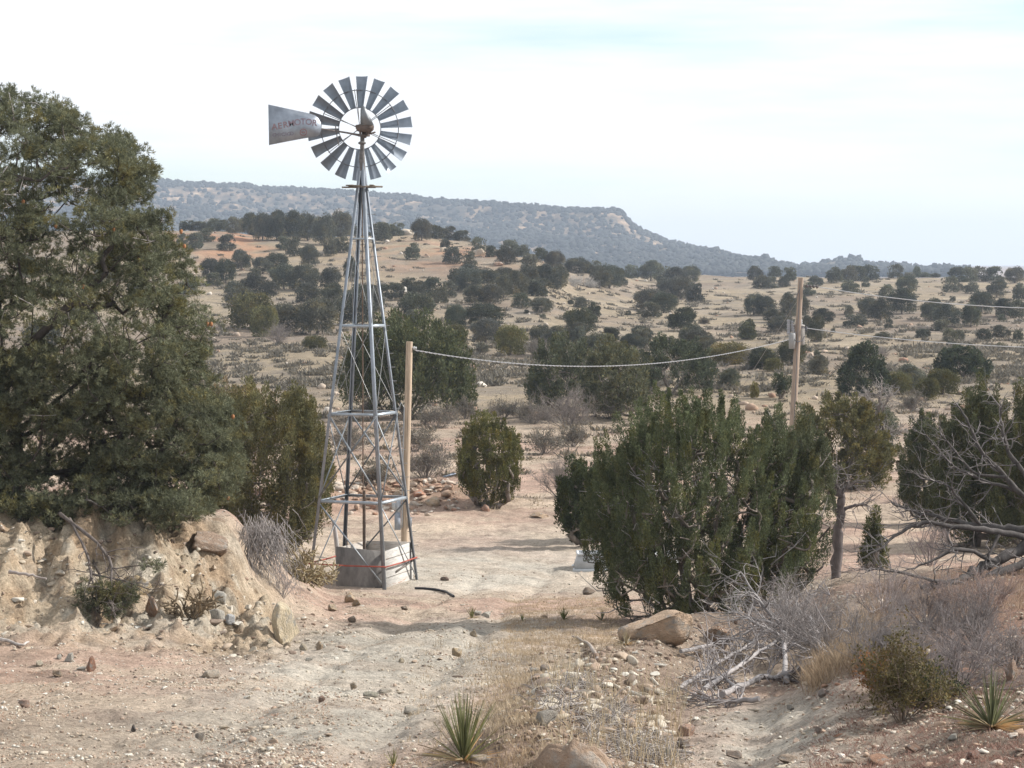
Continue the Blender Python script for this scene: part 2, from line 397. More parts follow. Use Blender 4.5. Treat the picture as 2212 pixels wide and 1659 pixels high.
vo3 = N(nt, 'ShaderNodeTexVoronoi', Scale=17.0); nt.links.new(P_, vo3.inputs['Vector'])  # finer dark speckles, painting the small shadows of rough ground
cc = mixc(nt, mixc(nt, ramp(nt, noise(nt, P_, 1.7, 4), [(.42, g3(.1)), (.6, g3(.75))]), 0.0, ramp(nt, vo3.outputs['Distance'], [(0, g3(1)), (.14, g3(1)), (.30, g3(0))])), cc, mixc(nt, 1.0, cc, (.50, .46, .42), 'MULTIPLY'))
# broad patches that still read far up the hill
cc = mixc(nt, 1.0, cc, ramp(nt, noise(nt, P_, .22, 7, .7), [(.3, g3(.75)), (.7, g3(1.22))]), 'MULTIPLY')
nt.links.new(cc, bs.inputs['Base Color']); bs.inputs['Roughness'].default_value = .95; bs.inputs['Specular IOR Level'].default_value = .1
bump(nt, bs, noise(nt, P_, 7, 9, .8), 1.0, .09)
gme = mesh('ground', np.stack([XX, YY, HG], -1).reshape(-1, 3), Fq, mg, True)
ca = gme.color_attributes.new('soil', 'FLOAT_COLOR', 'POINT')
ca.data.foreach_set('color', np.concatenate([SC.reshape(-1, 3), np.ones((NS * NY, 1))], 1).astype(np.float32).ravel())
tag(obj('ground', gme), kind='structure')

# ------------------------------------------------------------------ mesa
crest = [(-900, 372), (-300, 380), (0, 386), (330, 392), (400, 395), (470, 398), (530, 401), (560, 407), (600, 408), (700, 412), (760, 418), (850, 422), (930, 432), (1000, 438), (1090, 443), (1180, 450), (1260, 455), (1330, 456), (1343, 459), (1350, 472), (1372, 494), (1400, 507), (1450, 526), (1510, 540), (1590, 555), (1620, 568), (1680, 574), (1740, 585), (1850, 592), (1960, 604), (2100, 625)]
NM, NR = 760, 190
um = np.linspace(-900, 2100, NM); vm = np.interp(um, [c[0] for c in crest], [c[1] for c in crest])
sm = (um - UC) / F_PX
tm = np.array([st(UC, v)[1] for v in vm])
rr = np.linspace(0, 1, NR)                                     # 0 foot, .8 rim, 1 back of the flat top
yc = 2450 + 260 * np.sin(um / 260.0) * .35 - 150 * sstep(900, 1400, um)
Ym = np.where(rr[None] < .82, 1650 + (yc[:, None] - 1650) * (rr[None] / .82), yc[:, None] + (rr[None] - .82) * 2600)
Xm = sm[:, None] * Ym
ztop = EYE + tm * yc
g = rr[None] / .82
gul = fbm(Xm, Ym * .25, 150, 31, 4, .55)
gg = np.clip(g + .10 * gul * np.sin(np.clip(g, 0, 1) * np.pi), 0, 1.3)
shape = np.interp(gg, [0, .25, .45, .52, .70, .80, .88, .93, 1.0, 1.3], [0, .12, .30, .40, .56, .66, .74, .92, 1.0, 1.0])
zm = PLAIN + (ztop[:, None] - PLAIN) * np.where(rr[None] < .82, shape, 1.0)
zm = zm + 9 * fbm(Xm, Ym, 70, 32, 4, .6) * np.sin(np.clip(g, 0, 1) * np.pi) + (rr[None] > .82) * (-(rr[None] - .82) * 120)
zm += 1.2 * fbm(Xm, Ym, 18, 33, 3)
ii = np.arange(NM - 1)[:, None] * NR; jj = np.arange(NR - 1)[None]
Fm = np.stack([ii + jj, ii + NR + jj, ii + NR + jj + 1, ii + jj + 1], -1).reshape(-1, 4)
mm, nt, bs = newmat('mesa_rock')
geo = N(nt, 'ShaderNodeNewGeometry'); P_ = geo.outputs['Position']
mp = N(nt, 'ShaderNodeMapping'); mp.inputs['Scale'].default_value = (1, .35, 1.6); nt.links.new(P_, mp.inputs['Vector'])
c1 = ramp(nt, noise(nt, mp.outputs[0], .035, 9, .8), [(.40, (.05, .045, .035)), (.50, (.11, .085, .06)), (.58, (.32, .215, .135)), (.68, (.58, .43, .28))])
nt.links.new(c1, bs.inputs['Base Color']); bs.inputs['Roughness'].default_value = .95
tag(obj('mesa', mesh('mesa', np.stack([Xm, Ym, zm], -1).reshape(-1, 3), Fm, mm, True)), kind='structure')

# woods on the mesa: one mass of small crowns
def ico(sub=1):
    t = (1 + 5 ** .5) / 2
    V = np.array([(-1, t, 0), (1, t, 0), (-1, -t, 0), (1, -t, 0), (0, -1, t), (0, 1, t), (0, -1, -t), (0, 1, -t), (t, 0, -1), (t, 0, 1), (-t, 0, -1), (-t, 0, 1)], float)
    V /= np.linalg.norm(V[0])
    T = [(0, 11, 5), (0, 5, 1), (0, 1, 7), (0, 7, 10), (0, 10, 11), (1, 5, 9), (5, 11, 4), (11, 10, 2), (10, 7, 6), (7, 1, 8), (3, 9, 4), (3, 4, 2), (3, 2, 6), (3, 6, 8), (3, 8, 9), (4, 9, 5), (2, 4, 11), (6, 2, 10), (8, 6, 7), (9, 8, 1)]
    V = [tuple(v) for v in V]
    for _ in range(sub):
        mid = {}; T2 = []
        def m_(a, b):
            k = (min(a, b), max(a, b))
            if k not in mid:
                p = np.array(V[a]) + np.array(V[b]); p /= np.linalg.norm(p); V.append(tuple(p)); mid[k] = len(V) - 1
            return mid[k]
        for a, b, c in T:
            x, y, z = m_(a, b), m_(b, c), m_(c, a); T2 += [(a, x, z), (b, y, x), (c, z, y), (x, y, z)]
        T = T2
    return np.array(V), np.array(T)
IC0 = ico(0); IC1 = ico(1); IC2 = ico(2); IC3 = ico(3)
def chisel(base, seed, cuts=9, lo=.42, hi=.85, fl=1.0):
    rg = np.random.default_rng(seed); V = base[0].copy()
    for k in range(cuts):
        n = rg.normal(size=3); n /= np.linalg.norm(n); e = V @ n - rg.uniform(lo, hi); V = V - np.outer(np.maximum(e, 0), n)
    V[:, 2] *= fl
    V *= np.array([1.25, .9, .75]); return V
CHV = {}
def scatter_solids(pts, sizes, base, jitter=.25, rng=RNG, rots=True):
    V0, T0 = base; n = len(pts); nv = len(V0)
    if nv == 12: VV = np.repeat(V0[None], n, 0)
    else:
        if nv not in CHV: CHV[nv] = np.stack([chisel(base, 900 + i, 8, .22, .62) for i in range(24)])
        VV = CHV[nv][rng.integers(0, 24, n)]; jitter = jitter * .3
    V = VV * (1 + rng.normal(0, jitter, (n, nv, 1)))
    V = V * sizes[:, None, :]
    if rots:
        a = rng.uniform(0, 2 * np.pi, n); c, s = np.cos(a)[:, None], np.sin(a)[:, None]
        V = np.stack([V[..., 0] * c - V[..., 1] * s, V[..., 0] * s + V[..., 1] * c, V[..., 2]], -1)
    V = V + pts[:, None]
    T = (T0[None] + (np.arange(n) * nv)[:, None, None]).reshape(-1, 3)
    return V.reshape(-1, 3), T
def msample(i, j):
    a = i.astype(int); b = j.astype(int); fa = i - a; fb = j - b
    def g_(A): return A[a, b] * (1 - fa) * (1 - fb) + A[a + 1, b] * fa * (1 - fb) + A[a, b + 1] * (1 - fa) * fb + A[a + 1, b + 1] * fa * fb
    return np.stack([g_(Xm), g_(Ym), g_(zm)], -1)
ncand = 84000
ci = RNG.uniform(0, NM - 2, ncand); cj = RNG.uniform(0, NR - 2, ncand)
pm_ = msample(ci, cj)
r_ = cj / NR; dens = .55 + .45 * sstep(-.1, .5, fbm(pm_[:, 0], pm_[:, 1] * .5, 60, 41, 3))
dens = np.where(r_ > .79, 1.0, dens); dens *= np.where((r_ > .58) & (r_ < .77), .30, 1)
keep = RNG.uniform(size=ncand) < dens; pm_ = pm_[keep]
szm = RNG.uniform(1.5, 3.4, len(pm_)); Sz = np.stack([szm, szm, szm * RNG.uniform(.7, 1.1, len(szm))], -1)
pm_[:, 2] += szm * .35
Vw, Tw = scatter_solids(pm_, Sz, IC0, .2)
o = obj('mesa_woods', mesh('mesa_woods', Vw, Tw, M_FAR), color=(.034, .038, .034)); tag(o, 'dark piñon and juniper woods covering the rim and slopes of the distant mesa'.replace('ñ', 'n'), 'woods', kind='stuff')
# ------------------------------------------------------------------ foliage generators
def unit(v): return v / (np.linalg.norm(v, axis=-1, keepdims=True) + 1e-9)
def leaves(Cn, D, L, W, rng):
    """one small folded diamond per leaf spray"""
    n = len(Cn); D = unit(D); R = unit(rng.normal(size=(n, 3))); S = unit(np.cross(D, R))
    L = np.broadcast_to(L, (n,))[:, None]; W = np.broadcast_to(W, (n,))[:, None]
    V = np.stack([Cn, Cn + D * L * .45 + S * W / 2, Cn + D * L, Cn + D * L * .45 - S * W / 2], 1).reshape(-1, 3)
    Q = np.arange(4 * n).reshape(-1, 4)
    return V, Q
def sph(n, rng): return unit(rng.normal(size=(n, 3)))

def far_juniper(seed, n=2600, lobes=26, leaf=.075, plume=0.0, width=1.0, base_in=.55):
    """unit tree: height 1, width about 1, foot at 0, leaves down to the ground"""
    rng = np.random.default_rng(seed)
    d = sph(lobes, rng); d[:, 2] = np.abs(d[:, 2]) * 1.15 - .25; d = unit(d)
    rl = rng.uniform(.10, .24, lobes)
    c = d * np.array([.36, .36, .40]) * rng.uniform(.75, 1.12, (lobes, 1)) * (1 - rl[:, None] * .6); c[:, 2] = c[:, 2] * 1.1 + .52
    ra = np.arange(14) * .449 + rng.uniform(0, .3, 14); rq = rng.uniform(.24, .36, 14)
    c = np.vstack([c, [[0, 0, .45], [.1, 0, .3], [-.1, .05, .3]], np.stack([np.cos(ra) * rq, np.sin(ra) * rq, rng.uniform(.08, .28, 14)], -1)]); rl = np.concatenate([rl, [.26, .24, .24], rng.uniform(.12, .18, 14)])
    lz = rl * (1 + plume)
    k = rng.integers(0, len(c), n); dd = sph(n, rng); dd[:, 2] = dd[:, 2] * .8 + .25; dd = unit(dd)
    u = rng.uniform(.55, 1.0, n) ** .6
    P = c[k] + dd * np.stack([rl[k], rl[k], lz[k]], -1) * u[:, None]
    P[:, 2] = np.maximum(P[:, 2], .015)
    out = unit(P - np.array([0, 0, .4])); D = out * .5 + np.array([0, 0, .55 + plume]) + rng.normal(0, .35, (n, 3))
    P[:, 2] *= 1 / 1.03
    V, Q = leaves(P, D, leaf * rng.uniform(.7, 1.4, n), leaf * rng.uniform(.5, .9, n), rng)
    return V, Q
def trunk_unit(mb, h=.35, r=.03):
    mb.tube([(0, 0, -.06), (.01, 0, h * .5), (-.02, .01, h)], [r * 1.3, r, r * .6], 6)

PROTO = {}
for key, sd, n, lob, leaf, pl in (('a', 1, 2600, 26, .075, .1), ('b', 2, 2600, 20, .08, 0), ('c', 3, 2400, 16, .08, .5), ('d', 4, 2600, 30, .07, .2), ('e', 5, 2200, 12, .085, .1), ('f', 6, 1500, 14, .085, .3)):
    PROTO[key] = far_juniper(sd, n, lob, leaf, pl)
HI = {}
for key, sd, n, lob, leaf, pl in (('A', 11, 9000, 60, .042, .25), ('B', 12, 9000, 46, .042, .1), ('C', 13, 9000, 40, .042, .7)):
    HI[key] = far_juniper(sd, n, lob, leaf, pl)
FARME = {k: mesh('juniper_crown', *v, M_FAR) for k, v in PROTO.items()}
HIME = {k: mesh('juniper_crown', *v, M_JUN) for k, v in HI.items()}
tmb = MB(); trunk_unit(tmb); TRUNKME = tmb.me('trunk', M_BARK, True)

def tree_skeleton(pads, roots, rng, rbase=.09, sag=.05, n=5, rmin=.008, reuse=True):
    """branches that reach every pad from a few root polylines; returns list of (points, radii)"""
    nodes = []; par = []; out = []
    for pl in roots:
        prev = -1
        for p in pl: nodes.append(np.array(p, float)); par.append(prev); prev = len(nodes) - 1
    o0 = np.array(roots[0][0]); order = np.argsort(np.linalg.norm(pads - o0, axis=1))
    for k in order:
        p = pads[k]; A = np.array(nodes); d = np.linalg.norm(A - p, axis=1)
        up = A[:, 2] - p[2]
        j = int(np.argmin(d + .5 * np.maximum(up, 0) + .12 * np.linalg.norm(A - o0, axis=1) * 0))
        q = nodes[j]; L = d[j]
        if L < .04: continue
        m = max(2, min(6, int(L / .18))); prev = j
        off = rng.normal(0, .10 * L, 3)
        for i in range(1, m + 1):
            t = i / m; x = q * (1 - t) + p * t + off * math.sin(math.pi * t) - np.array([0, 0, sag * L * math.sin(math.pi * t)]) + rng.normal(0, .012 * L, 3) * (t < 1)
            nodes.append(x); par.append(prev); prev = len(nodes) - 1
    cnt = np.zeros(len(nodes)); ch = [[] for _ in nodes]
    for i, p in enumerate(par):
        if p >= 0: ch[p].append(i)
    leafc = np.array([1.0 if not c else 0 for c in ch])
    for i in range(len(nodes) - 1, -1, -1):
        cnt[i] += leafc[i]
        if par[i] >= 0: cnt[par[i]] += cnt[i]
    R = np.maximum(rmin, rbase * (cnt / max(1, cnt.max())) ** .5)
    # chains
    seen = set()
    for i in range(len(nodes)):
        if par[i] < 0 or len(ch[par[i]]) != 1:
            st_ = i if par[i] < 0 else par[i]
            chain = [par[i], i] if par[i] >= 0 else [i]
            j = i
            while len(ch[j]) == 1: j = ch[j][0]; chain.append(j)
            if len(chain) > 1:
                rr_ = R[chain].copy()
                if par[i] >= 0: rr_[0] = min(rr_[0], rr_[1] * 1.25)
                out.append((np.array([nodes[c] for c in chain]), rr_))
    return out
def plumes(pads, axis, length, rad_, per, leaf, wid, rng, fill=.35, updir=.6):
    """elongated sprays of scale leaves round each pad"""
    n = len(pads); k = np.repeat(np.arange(n), per)
    N_ = len(k); t = rng.uniform(0, 1, N_) ** .8; ax = unit(axis)[k]
    rr_ = (rad_[k] * (1.05 - t * .8)) * np.sqrt(rng.uniform(fill ** 2, 1, N_))
    R = unit(np.cross(ax, sph(N_, rng)))
    P = pads[k] + ax * (t * length[k])[:, None] + R * rr_[:, None]
    D = ax * updir + R * .55 + rng.normal(0, .28, (N_, 3)) + np.array([0, 0, .2])
    return leaves(P, D, leaf * rng.uniform(.6, 1.4, N_), wid * rng.uniform(.6, 1.3, N_), rng)

def envelope(rng, n, w, h, d, shape, inner=.35, zmin=.03):
    """sample pads in an ellipsoid like envelope; shape(t) -> relative radius at height t"""
    out = []
    while len(out) < n:
        t = rng.uniform(zmin, 1); a = rng.uniform(0, 2 * math.pi); q = math.sqrt(rng.uniform(inner, 1))
        r = shape(t, a) * q
        if rng.uniform() > .25 + .75 * shape(t, a): continue
        out.append((math.cos(a) * r * w / 2, math.sin(a) * r * d / 2, t * h))
    return np.array(out)

def juniper(name, loc, w, h, label, color, seed, npads=150, per=230, leaf=.075, wid=.03, plen=.55, prad=.17, shape=None, group=None, cat='juniper', roots=None, barkc=(.20, .17, .145), mat=None, twigs=0, twigc=(.42, .39, .37), up=.75, d=None, rbase=.10, inner=.35, zmin=.03, fill=.35):
    rng = np.random.default_rng(seed); d = d or w * .85
    t0 = thing(name, loc, label, cat, group)
    lump = rng.uniform(.8, 1.15, 9)
    shape = shape or (lambda t, a: math.sin(math.pi * min(1, .16 + .84 * t) ** .8) ** .6 * lump[int(a * 1.43) % 9])
    pads = envelope(rng, npads, w * .86, h * .88, d * .86, shape, inner, zmin)
    axis = np.array([0, 0, up]) + unit(pads * np.array([1, 1, .25])) * (1 - up) * 1.2 + rng.normal(0, .12, pads.shape)
    ln = plen * rng.uniform(.6, 1.35, len(pads)); rd = prad * rng.uniform(.65, 1.3, len(pads))
    if roots is None:
        roots = []
        for k in range(4):
            a = k * 1.6 + rng.uniform(0, 1); e = w * .16
            roots.append([(0, 0, -.15), (math.cos(a) * e * .3, math.sin(a) * e * .3, h * .08), (math.cos(a) * e, math.sin(a) * e, h * .28), (math.cos(a) * e * 1.4, math.sin(a) * e * 1.4, h * .5)])
    br = tree_skeleton(pads, roots, rng, rbase=rbase, sag=.06)
    mb = MB()
    for P, R in br: mb.tube(P, R, 5 if R[0] > .02 else 3, cap=False)
    mb.build('trunk', M_BARK, t0, True, color=barkc)
    V, Q = plumes(pads, axis, ln, rd, per, leaf, wid, rng, fill)
    mesh_ = mesh('crown', V, Q, mat or M_JUN); obj('crown', mesh_, t0, color=color)
    if twigs:
        tb = MB()
        for k in range(twigs):
            p = pads[rng.integers(len(pads))] * rng.uniform(.75, 1.03)
            dd = unit(unit(p * np.array([1, 1, .15])) * .9 + np.array([0, 0, rng.uniform(-.1, .7)]) + rng.normal(0, .35, 3)); L = rng.uniform(.35, 1.1)
            c_ = rng.normal(0, .13, 3)
            tb.tube([p - dd * L * .5, p + c_ * L, p + dd * L * .5], [.014, .010, .004], 3, cap=False)
        tag(tb.build('dead_twigs', M_TWIG, t0, color=twigc), kind='stuff')
    return t0

def bush_branches(mb, rng, base, w, h, nst, depth=3, r0=.014, spread=.8, curve=.25, kids=3, up=.5, lean=(0, 0, 0)):
    """bare shrub: stems from the foot that fork again and again"""
    def go(p, d, L, r, lev):
        m = 4; pts = [p]; dd = d.copy()
        for i in range(m):
            dd = unit(dd + rng.normal(0, curve, 3) * .5 + np.array([0, 0, .06])); pts.append(pts[-1] + dd * L / m)
        mb.tube(pts, np.linspace(r, r * .5, m + 1), 3, cap=False)
        if lev > 0:
            for k in range(kids + (rng.uniform() < .5)):
                t = rng.uniform(.3, 1); i = min(m - 1, int(t * m)); q = pts[i] * (1 - (t * m - i)) + pts[i + 1] * (t * m - i)
                go(q, unit(dd * .8 + rng.normal(0, .55, 3)), L * rng.uniform(.4, .7), r * .55, lev - 1)
    for s in range(nst):
        a = rng.uniform(0, 2 * math.pi); e = rng.uniform(0, spread)
        d = unit(np.array([math.cos(a) * e * w / max(w, h) * 1.6, math.sin(a) * e * 1.2 * w / max(w, h), up + rng.uniform(0, .6)]) + np.array(lean))
        b = np.array(base) + np.array([math.cos(a) * w * .10 * e, math.sin(a) * w * .10 * e, -.03])
        go(b, d, h * rng.uniform(.45, .75), r0, depth)

def dead_shrub(name, u, v, w, h, label, seed, color=(.30, .27, .26), nst=16, depth=3, kids=3, r0=None, cat='shrub', group=None, leafn=0, leafc=None, spread=.8, up=.5, lean=(0, 0, 0), Y=None, leaf=.05):
    """w,h in photo units"""
    p = hit(u, v) if Y is None else onground(*gx(u, v, Y))
    a = mpp(p[1]); rng = np.random.default_rng(seed); mb = MB()
    bush_branches(mb, rng, (0, 0, 0), w * a, h * a, nst, depth, r0 or max(.006, .010 * h * a), spread, .25, kids, up, lean)
    if not leafn:
        o = mb.build(name, M_TWIG, loc=p, color=color); return tag(o, label, cat, group)
    t = thing(name, p, label, cat, group)
    mb.build('stems', M_TWIG, t, color=color)
    V = np.vstack(mb.V); k = rng.integers(0, len(V), leafn); P = V[k] + rng.normal(0, .03, (leafn, 3)); P = P[P[:, 2] > h * a * .12]
    Vl, Q = leaves(P, rng.normal(0, .6, P.shape) + np.array([0, 0, .5]), leaf * rng.uniform(.6, 1.4, len(P)), leaf * .5 * rng.uniform(.6, 1.3, len(P)), rng)
    obj('foliage', mesh('foliage', Vl, Q, M_DRY), t, color=leafc)
    return t

# ------------------------------------------------------------------ rocks
def rock_me(seed, sub=IC3, cuts=14, rough=.05, flat=1.0, noise_=.10, name='rock', mat=None):
    rng = np.random.default_rng(seed); V = sub[0].copy()
    for k in range(cuts):
        n = unit(rng.normal(size=3)); d = rng.uniform(.40, .80)
        e = V @ n - d; V = V - np.outer(np.maximum(e, 0), n)
    V = V * (1 + noise_ * pn(V * 1.5 + seed)[:, None] + rough * pn(V * 5 + seed * 2)[:, None])
    V[:, 2] *= flat
    return mesh(name, V, sub[1], mat or M_ROCK, False)
ROCKS = [rock_me(100 + i, IC2) for i in range(8)]
def rock(u, v, w, h, label, color, seed=None, rz=0.0, big=False, depth=None, sink=.30, cat='rock', name='rock', tilt=(0, 0), group=None, Y=None):
    """w,h photo units of the visible part; v at its foot"""
    p = hit(u, v) if Y is None else onground(*gx(u, v, Y))
    a = mpp(p[1]); W = w * a; H = h * a; D = depth or W * .8
    me = rock_me(seed or 1, IC3, 16, .05) if big else ROCKS[(seed or 0) % len(ROCKS)]
    o = obj(name, me, loc=p + np.array([0, D * .3, H * (.5 - sink * .5)]), color=color)
    o.scale = (W / 1.75, D / 1.75, H * (1 + sink) / 1.65); o.rotation_euler = (tilt[0], tilt[1], rz)
    return tag(o, label, cat, group)
# ------------------------------------------------------------------ windmill
TY = 57.0; TA = TY / F_PX; TX = at(785, 1262, TY)[0]
def tz(v): return EYE + st(785, v)[1] * TY
APEX = tz(306)
ang = rad(24.7)
dR = np.array([math.cos(ang), math.sin(ang), 0]); dF = np.array([math.sin(ang), -math.cos(ang), 0])
DIRS = {'L': -dR, 'F': dF, 'R': dR, 'B': -dF}
def leg_at(k, z): return DIRS[k] * .1345 * (APEX - z) * 1.0 + np.array([0, 0, z])
wm = thing('windmill', (TX, TY, 0), 'tall galvanised lattice windmill with bladed wheel and lettered tail vane, standing over the box', 'windmill')
GST = (.25, .275, .31); OST = (.27, .27, .27)
top_z = tz(335)
for k in 'LFRB':
    d = DIRS[k]; side = np.array([-d[1], d[0], 0])
    mb = MB(); mb.angle(leg_at(k, -.25), leg_at(k, top_z), .068, .010, unit(-d + side), unit(-d - side))
    mb.build('leg', M_STEEL, wm, color=GST)
order = ['L', 'F', 'R', 'B']
RV = [1076, 890, 701, 514]
for v in RV:
    z = tz(v)
    for i in range(4):
        a, b = leg_at(order[i], z), leg_at(order[(i + 1) % 4], z)
        w = .062 if v > 600 else .045
        mb = MB(); mid = unit(-(a + b) * np.array([1, 1, 0]))
        mb.angle(a, b, w, .010, mid, np.array([0, 0, -1.0])); mb.build('girt', M_STEEL, wm, color=(.34, .375, .41))
lev = [-.0] + [tz(v) for v in RV] + [tz(405)]
for p in range(4):
    z0, z1 = lev[p] + .05, lev[p + 1] - .04
    for i in range(4):
        A, B = order[i], order[(i + 1) % 4]
        off = unit((leg_at(A, 1) + leg_at(B, 1)) * np.array([1, 1, 0])) * .012
        for (a, b) in ((leg_at(A, z1), leg_at(B, z0)), (leg_at(B, z1), leg_at(A, z0)))[:1 if p == 0 else 2]:
            mb = MB()
            if p < 2: mb.angle(a - off, b - off, .028, .005, unit(np.cross(b - a, off)), -off * 10)
            else: mb.tube([a - off, (a + b) / 2 - off, b - off], .0065, 4)
            off = -off * .8
            mb.build('brace', M_STEEL, wm, color=(.27, .29, .31) if p < 2 else (.25, .25, .25))
# steps up the right leg
z = .5
while z < top_z - 1.3:
    p = leg_at('R', z); mb = MB(); mb.tube([p - dR * .02, p + np.array([dR[0], dR[1], 0]) * .11], .008, 4); mb.tube([p, p + np.array([-.10, .02, 0])], .008, 4); z += .33
    mb.build('step', M_STEEL, wm, color=(.22, .22, .22))
mb = MB(); mb.tube([(0, 0, .6), (0, 0, 5), (0.0, 0, top_z)], .017, 6); mb.build('pump_rod', M_RUST, wm, color=(.14, .10, .075))
mb = MB(); mb.tube([(.03, .02, 0), (.03, .02, 2.2)], .03, 8); mb.build('well_pipe', M_RUST, wm, color=(.13, .10, .08))
# work platform
zp = tz(404); mb = MB()
for s in (-1, 1):
    mb.box((0, 0, zp) + np.array([-dF[0], -dF[1], 0]) * s * .22, (.80, .13, .035), rz=0.02 * s)
    mb.box((s * .24, 0, zp + .033), (.10, .70, .028))
mb.bar((-.34, -.3, zp + .03), (.41, .26, zp + .02), .10, .03)
mb.build('platform', M_WOOD, wm, color=(.17, .14, .11))
# top cap and mast
mb = MB(); mb.tube([(0, 0, top_z - .45), (0, 0, top_z - .1), (0, 0, top_z + .06)], [.075, .07, .06], 10); mb.tube([(0, 0, top_z), (0.01, 0, tz(296))], .052, 10)
mb.lathe([(.052, 0), (.09, .01), (.09, .05), (.052, .07)], 12, (0, 0, tz(312)))
mb.build('mast', M_RUST, wm, color=(.13, .12, .115))
def q1(zx, zy, y=0.0):
    """point on the mill head from the enlarged detail, y metres behind the mast"""
    u = (1000 + zx * .33906) / 1.85172; v = (250 + zy * .33906) / 1.85172
    p = at(u, v, TY + y); return p - np.array([TX, TY, 0])
# gear case with rounded nose, turntable
mb = MB(); poly = [(q1(x, y)[0], q1(x, y)[2]) for x, y in ((1250, 742), (1330, 728), (1440, 738), (1462, 750), (1455, 785), (1425, 812), (1400, 822), (1330, 812), (1262, 800))]
mb.prism(poly, -.17, .13); mb.prism([(x * .98 + .002, z - .015) for x, z in poly], -.20, .16)
mb.tube([q1(1290, 770, 0), q1(1270, 772, .5)], .05, 10)
for x in (1300, 1385): mb.tube([q1(x, 800, -.12), q1(x, 850, -.10)], .025, 8)
mb.tube([q1(1345, 815), q1(1345, 890)], .062, 10); mb.lathe([(.05, -.02), (.14, -.015), (.14, .02), (.05, .03)], 16, q1(1345, 865))
mb.bar(q1(1400, 845, -.15), q1(1478, 822, -.2), .035)
mb.build('gear_case', M_RUST, wm, color=(.115, .085, .07))
mb = MB()
pl_ = [q1(x, y) for x, y in ((1305, 742), (1308, 560), (1318, 524), (1340, 508), (1372, 548), (1420, 650), (1462, 742))]
cx = np.mean([p[0] for p in pl_]); zb = pl_[0][2]; mb = MB()
for yy0, yy1, sc_ in ((-.20, -.15, .86), (-.15, .10, 1.0), (.10, .15, .86)):
    mb.prism([(cx + (p[0] - cx) * sc_, zb + (p[2] - zb) * (.5 + .5 * sc_)) for p in pl_], yy0 - .002, yy1)
mb.build('hood', M_STEEL, wm, color=(.20, .21, .22))
# wheel
WY = .62; wc = q1(1296, 778, WY)
wheel = bpy.data.objects.new('wheel', None); wheel.empty_display_size = .2; link(wheel, wm); wheel.location = wc
yaw = rad(5); wheel.rotation_euler = (rad(-3), 0, yaw)
RI, RO = 45 * TA * 1.012, 112.5 * TA * 1.012
axr = np.array([[1, 0, 0], [0, 0, 1], [0, 1, 0]], float)    # rings about y
def blade_me():
    nr, nc = 5, 7; V = []
    for i in range(nr):
        t = i / (nr - 1); r = RI + (RO - RI) * t; w = .155 + (.315 - .155) * t; tw = rad(36 - 8 * t)
        for j in range(nc):
            s = j / (nc - 1) - .5; x = s * w; b = .16 * w * (1 - (2 * s) ** 2)
            V.append((x * math.cos(tw) + b * math.sin(tw), -x * math.sin(tw) + b * math.cos(tw), r))
    V = np.array(V); n = len(V); V = np.vstack([V, V + np.array([0, .003, 0])])
    Q = []
    for i in range(nr - 1):
        for j in range(nc - 1):
            a = i * nc + j; Q += [(a, a + 1, a + nc + 1, a + nc), (n + a, n + a + nc, n + a + nc + 1, n + a + 1)]
    return mesh('blade', V, np.array(Q), M_STEEL, True)
bme = blade_me()
for k in range(18):
    b = obj('blade', bme, wheel, color=(.21, .24, .28)); b.rotation_euler = (0, rad(2.4 + 20 * k), 0)
for R_, r_, nm in ((RI, .011, 'inner_rim'), (84 * TA, .011, 'outer_rim')):
    MB().ring(R_, r_, (0, .03, 0), 72, 5, axr, .016).build(nm, M_RUST, wheel, color=(.15, .15, .16))
MB().lathe([(0, -.10), (.075, -.10), (.075, .08), (.05, .12), (0, .12)], 14, ax=axr).build('hub', M_RUST, wheel, color=(.11, .09, .08))
for k in range(6):
    a0 = rad(-6 + 60 * k)
    for da, yo in ((-1.6, -.08), (1.6, .08)):
        a1 = a0 + rad(da); d1 = np.array([math.sin(a1), 0, math.cos(a1)]); d0 = np.array([math.sin(a0), 0, math.cos(a0)])
        MB().tube([d0 * .06 + np.array([0, yo, 0]), d1 * RI + np.array([0, .03 + yo * .4, 0]), d1 * 86 * TA + np.array([0, .03, 0])], .008, 4).build('spoke', M_RUST, wheel, color=(.16, .15, .15))
# tail: bone, vane, lettering
VY = -.42
mb = MB(); mb.bar(q1(1345, 862, -.10), q1(1000, 806, -.36), .038); mb.bar(q1(1000, 806, -.36), q1(520, 733, VY + .03), .045, .035)
mb.bar(q1(1345, 880, -.1), q1(1090, 822, -.3), .02); mb.bar(q1(838, 778, VY + .03), q1(560, 738, VY + .03), .03)
mb.tube([q1(1008, 745, -.34), q1(1028, 880, -.34), q1(1050, 980, -.34)], .013, 5)
mb.build('tail_bone', M_RUST, wm, color=(.14, .125, .12))
vp = [(215, 495), (460, 548), (700, 600), (765, 622), (800, 650), (838, 712), (840, 790), (822, 850), (790, 872), (690, 886), (450, 930), (225, 975)]
P3 = [q1(x, y, VY) for x, y in vp]
mb = MB(); mb.prism([(p[0], p[2]) for p in P3], VY - .004, VY + .004)
vane = mb.build('vane', M_STEEL, wm, color=(.30, .33, .38))
mb = MB()
for a, b in (((222, 503), (230, 968)), ((515, 560), (530, 912))): mb.bar(q1(*a, VY + .014), q1(*b, VY + .014), .03, .012)
mb.build('vane_rib', M_STEEL, vane, color=(.33, .35, .39))
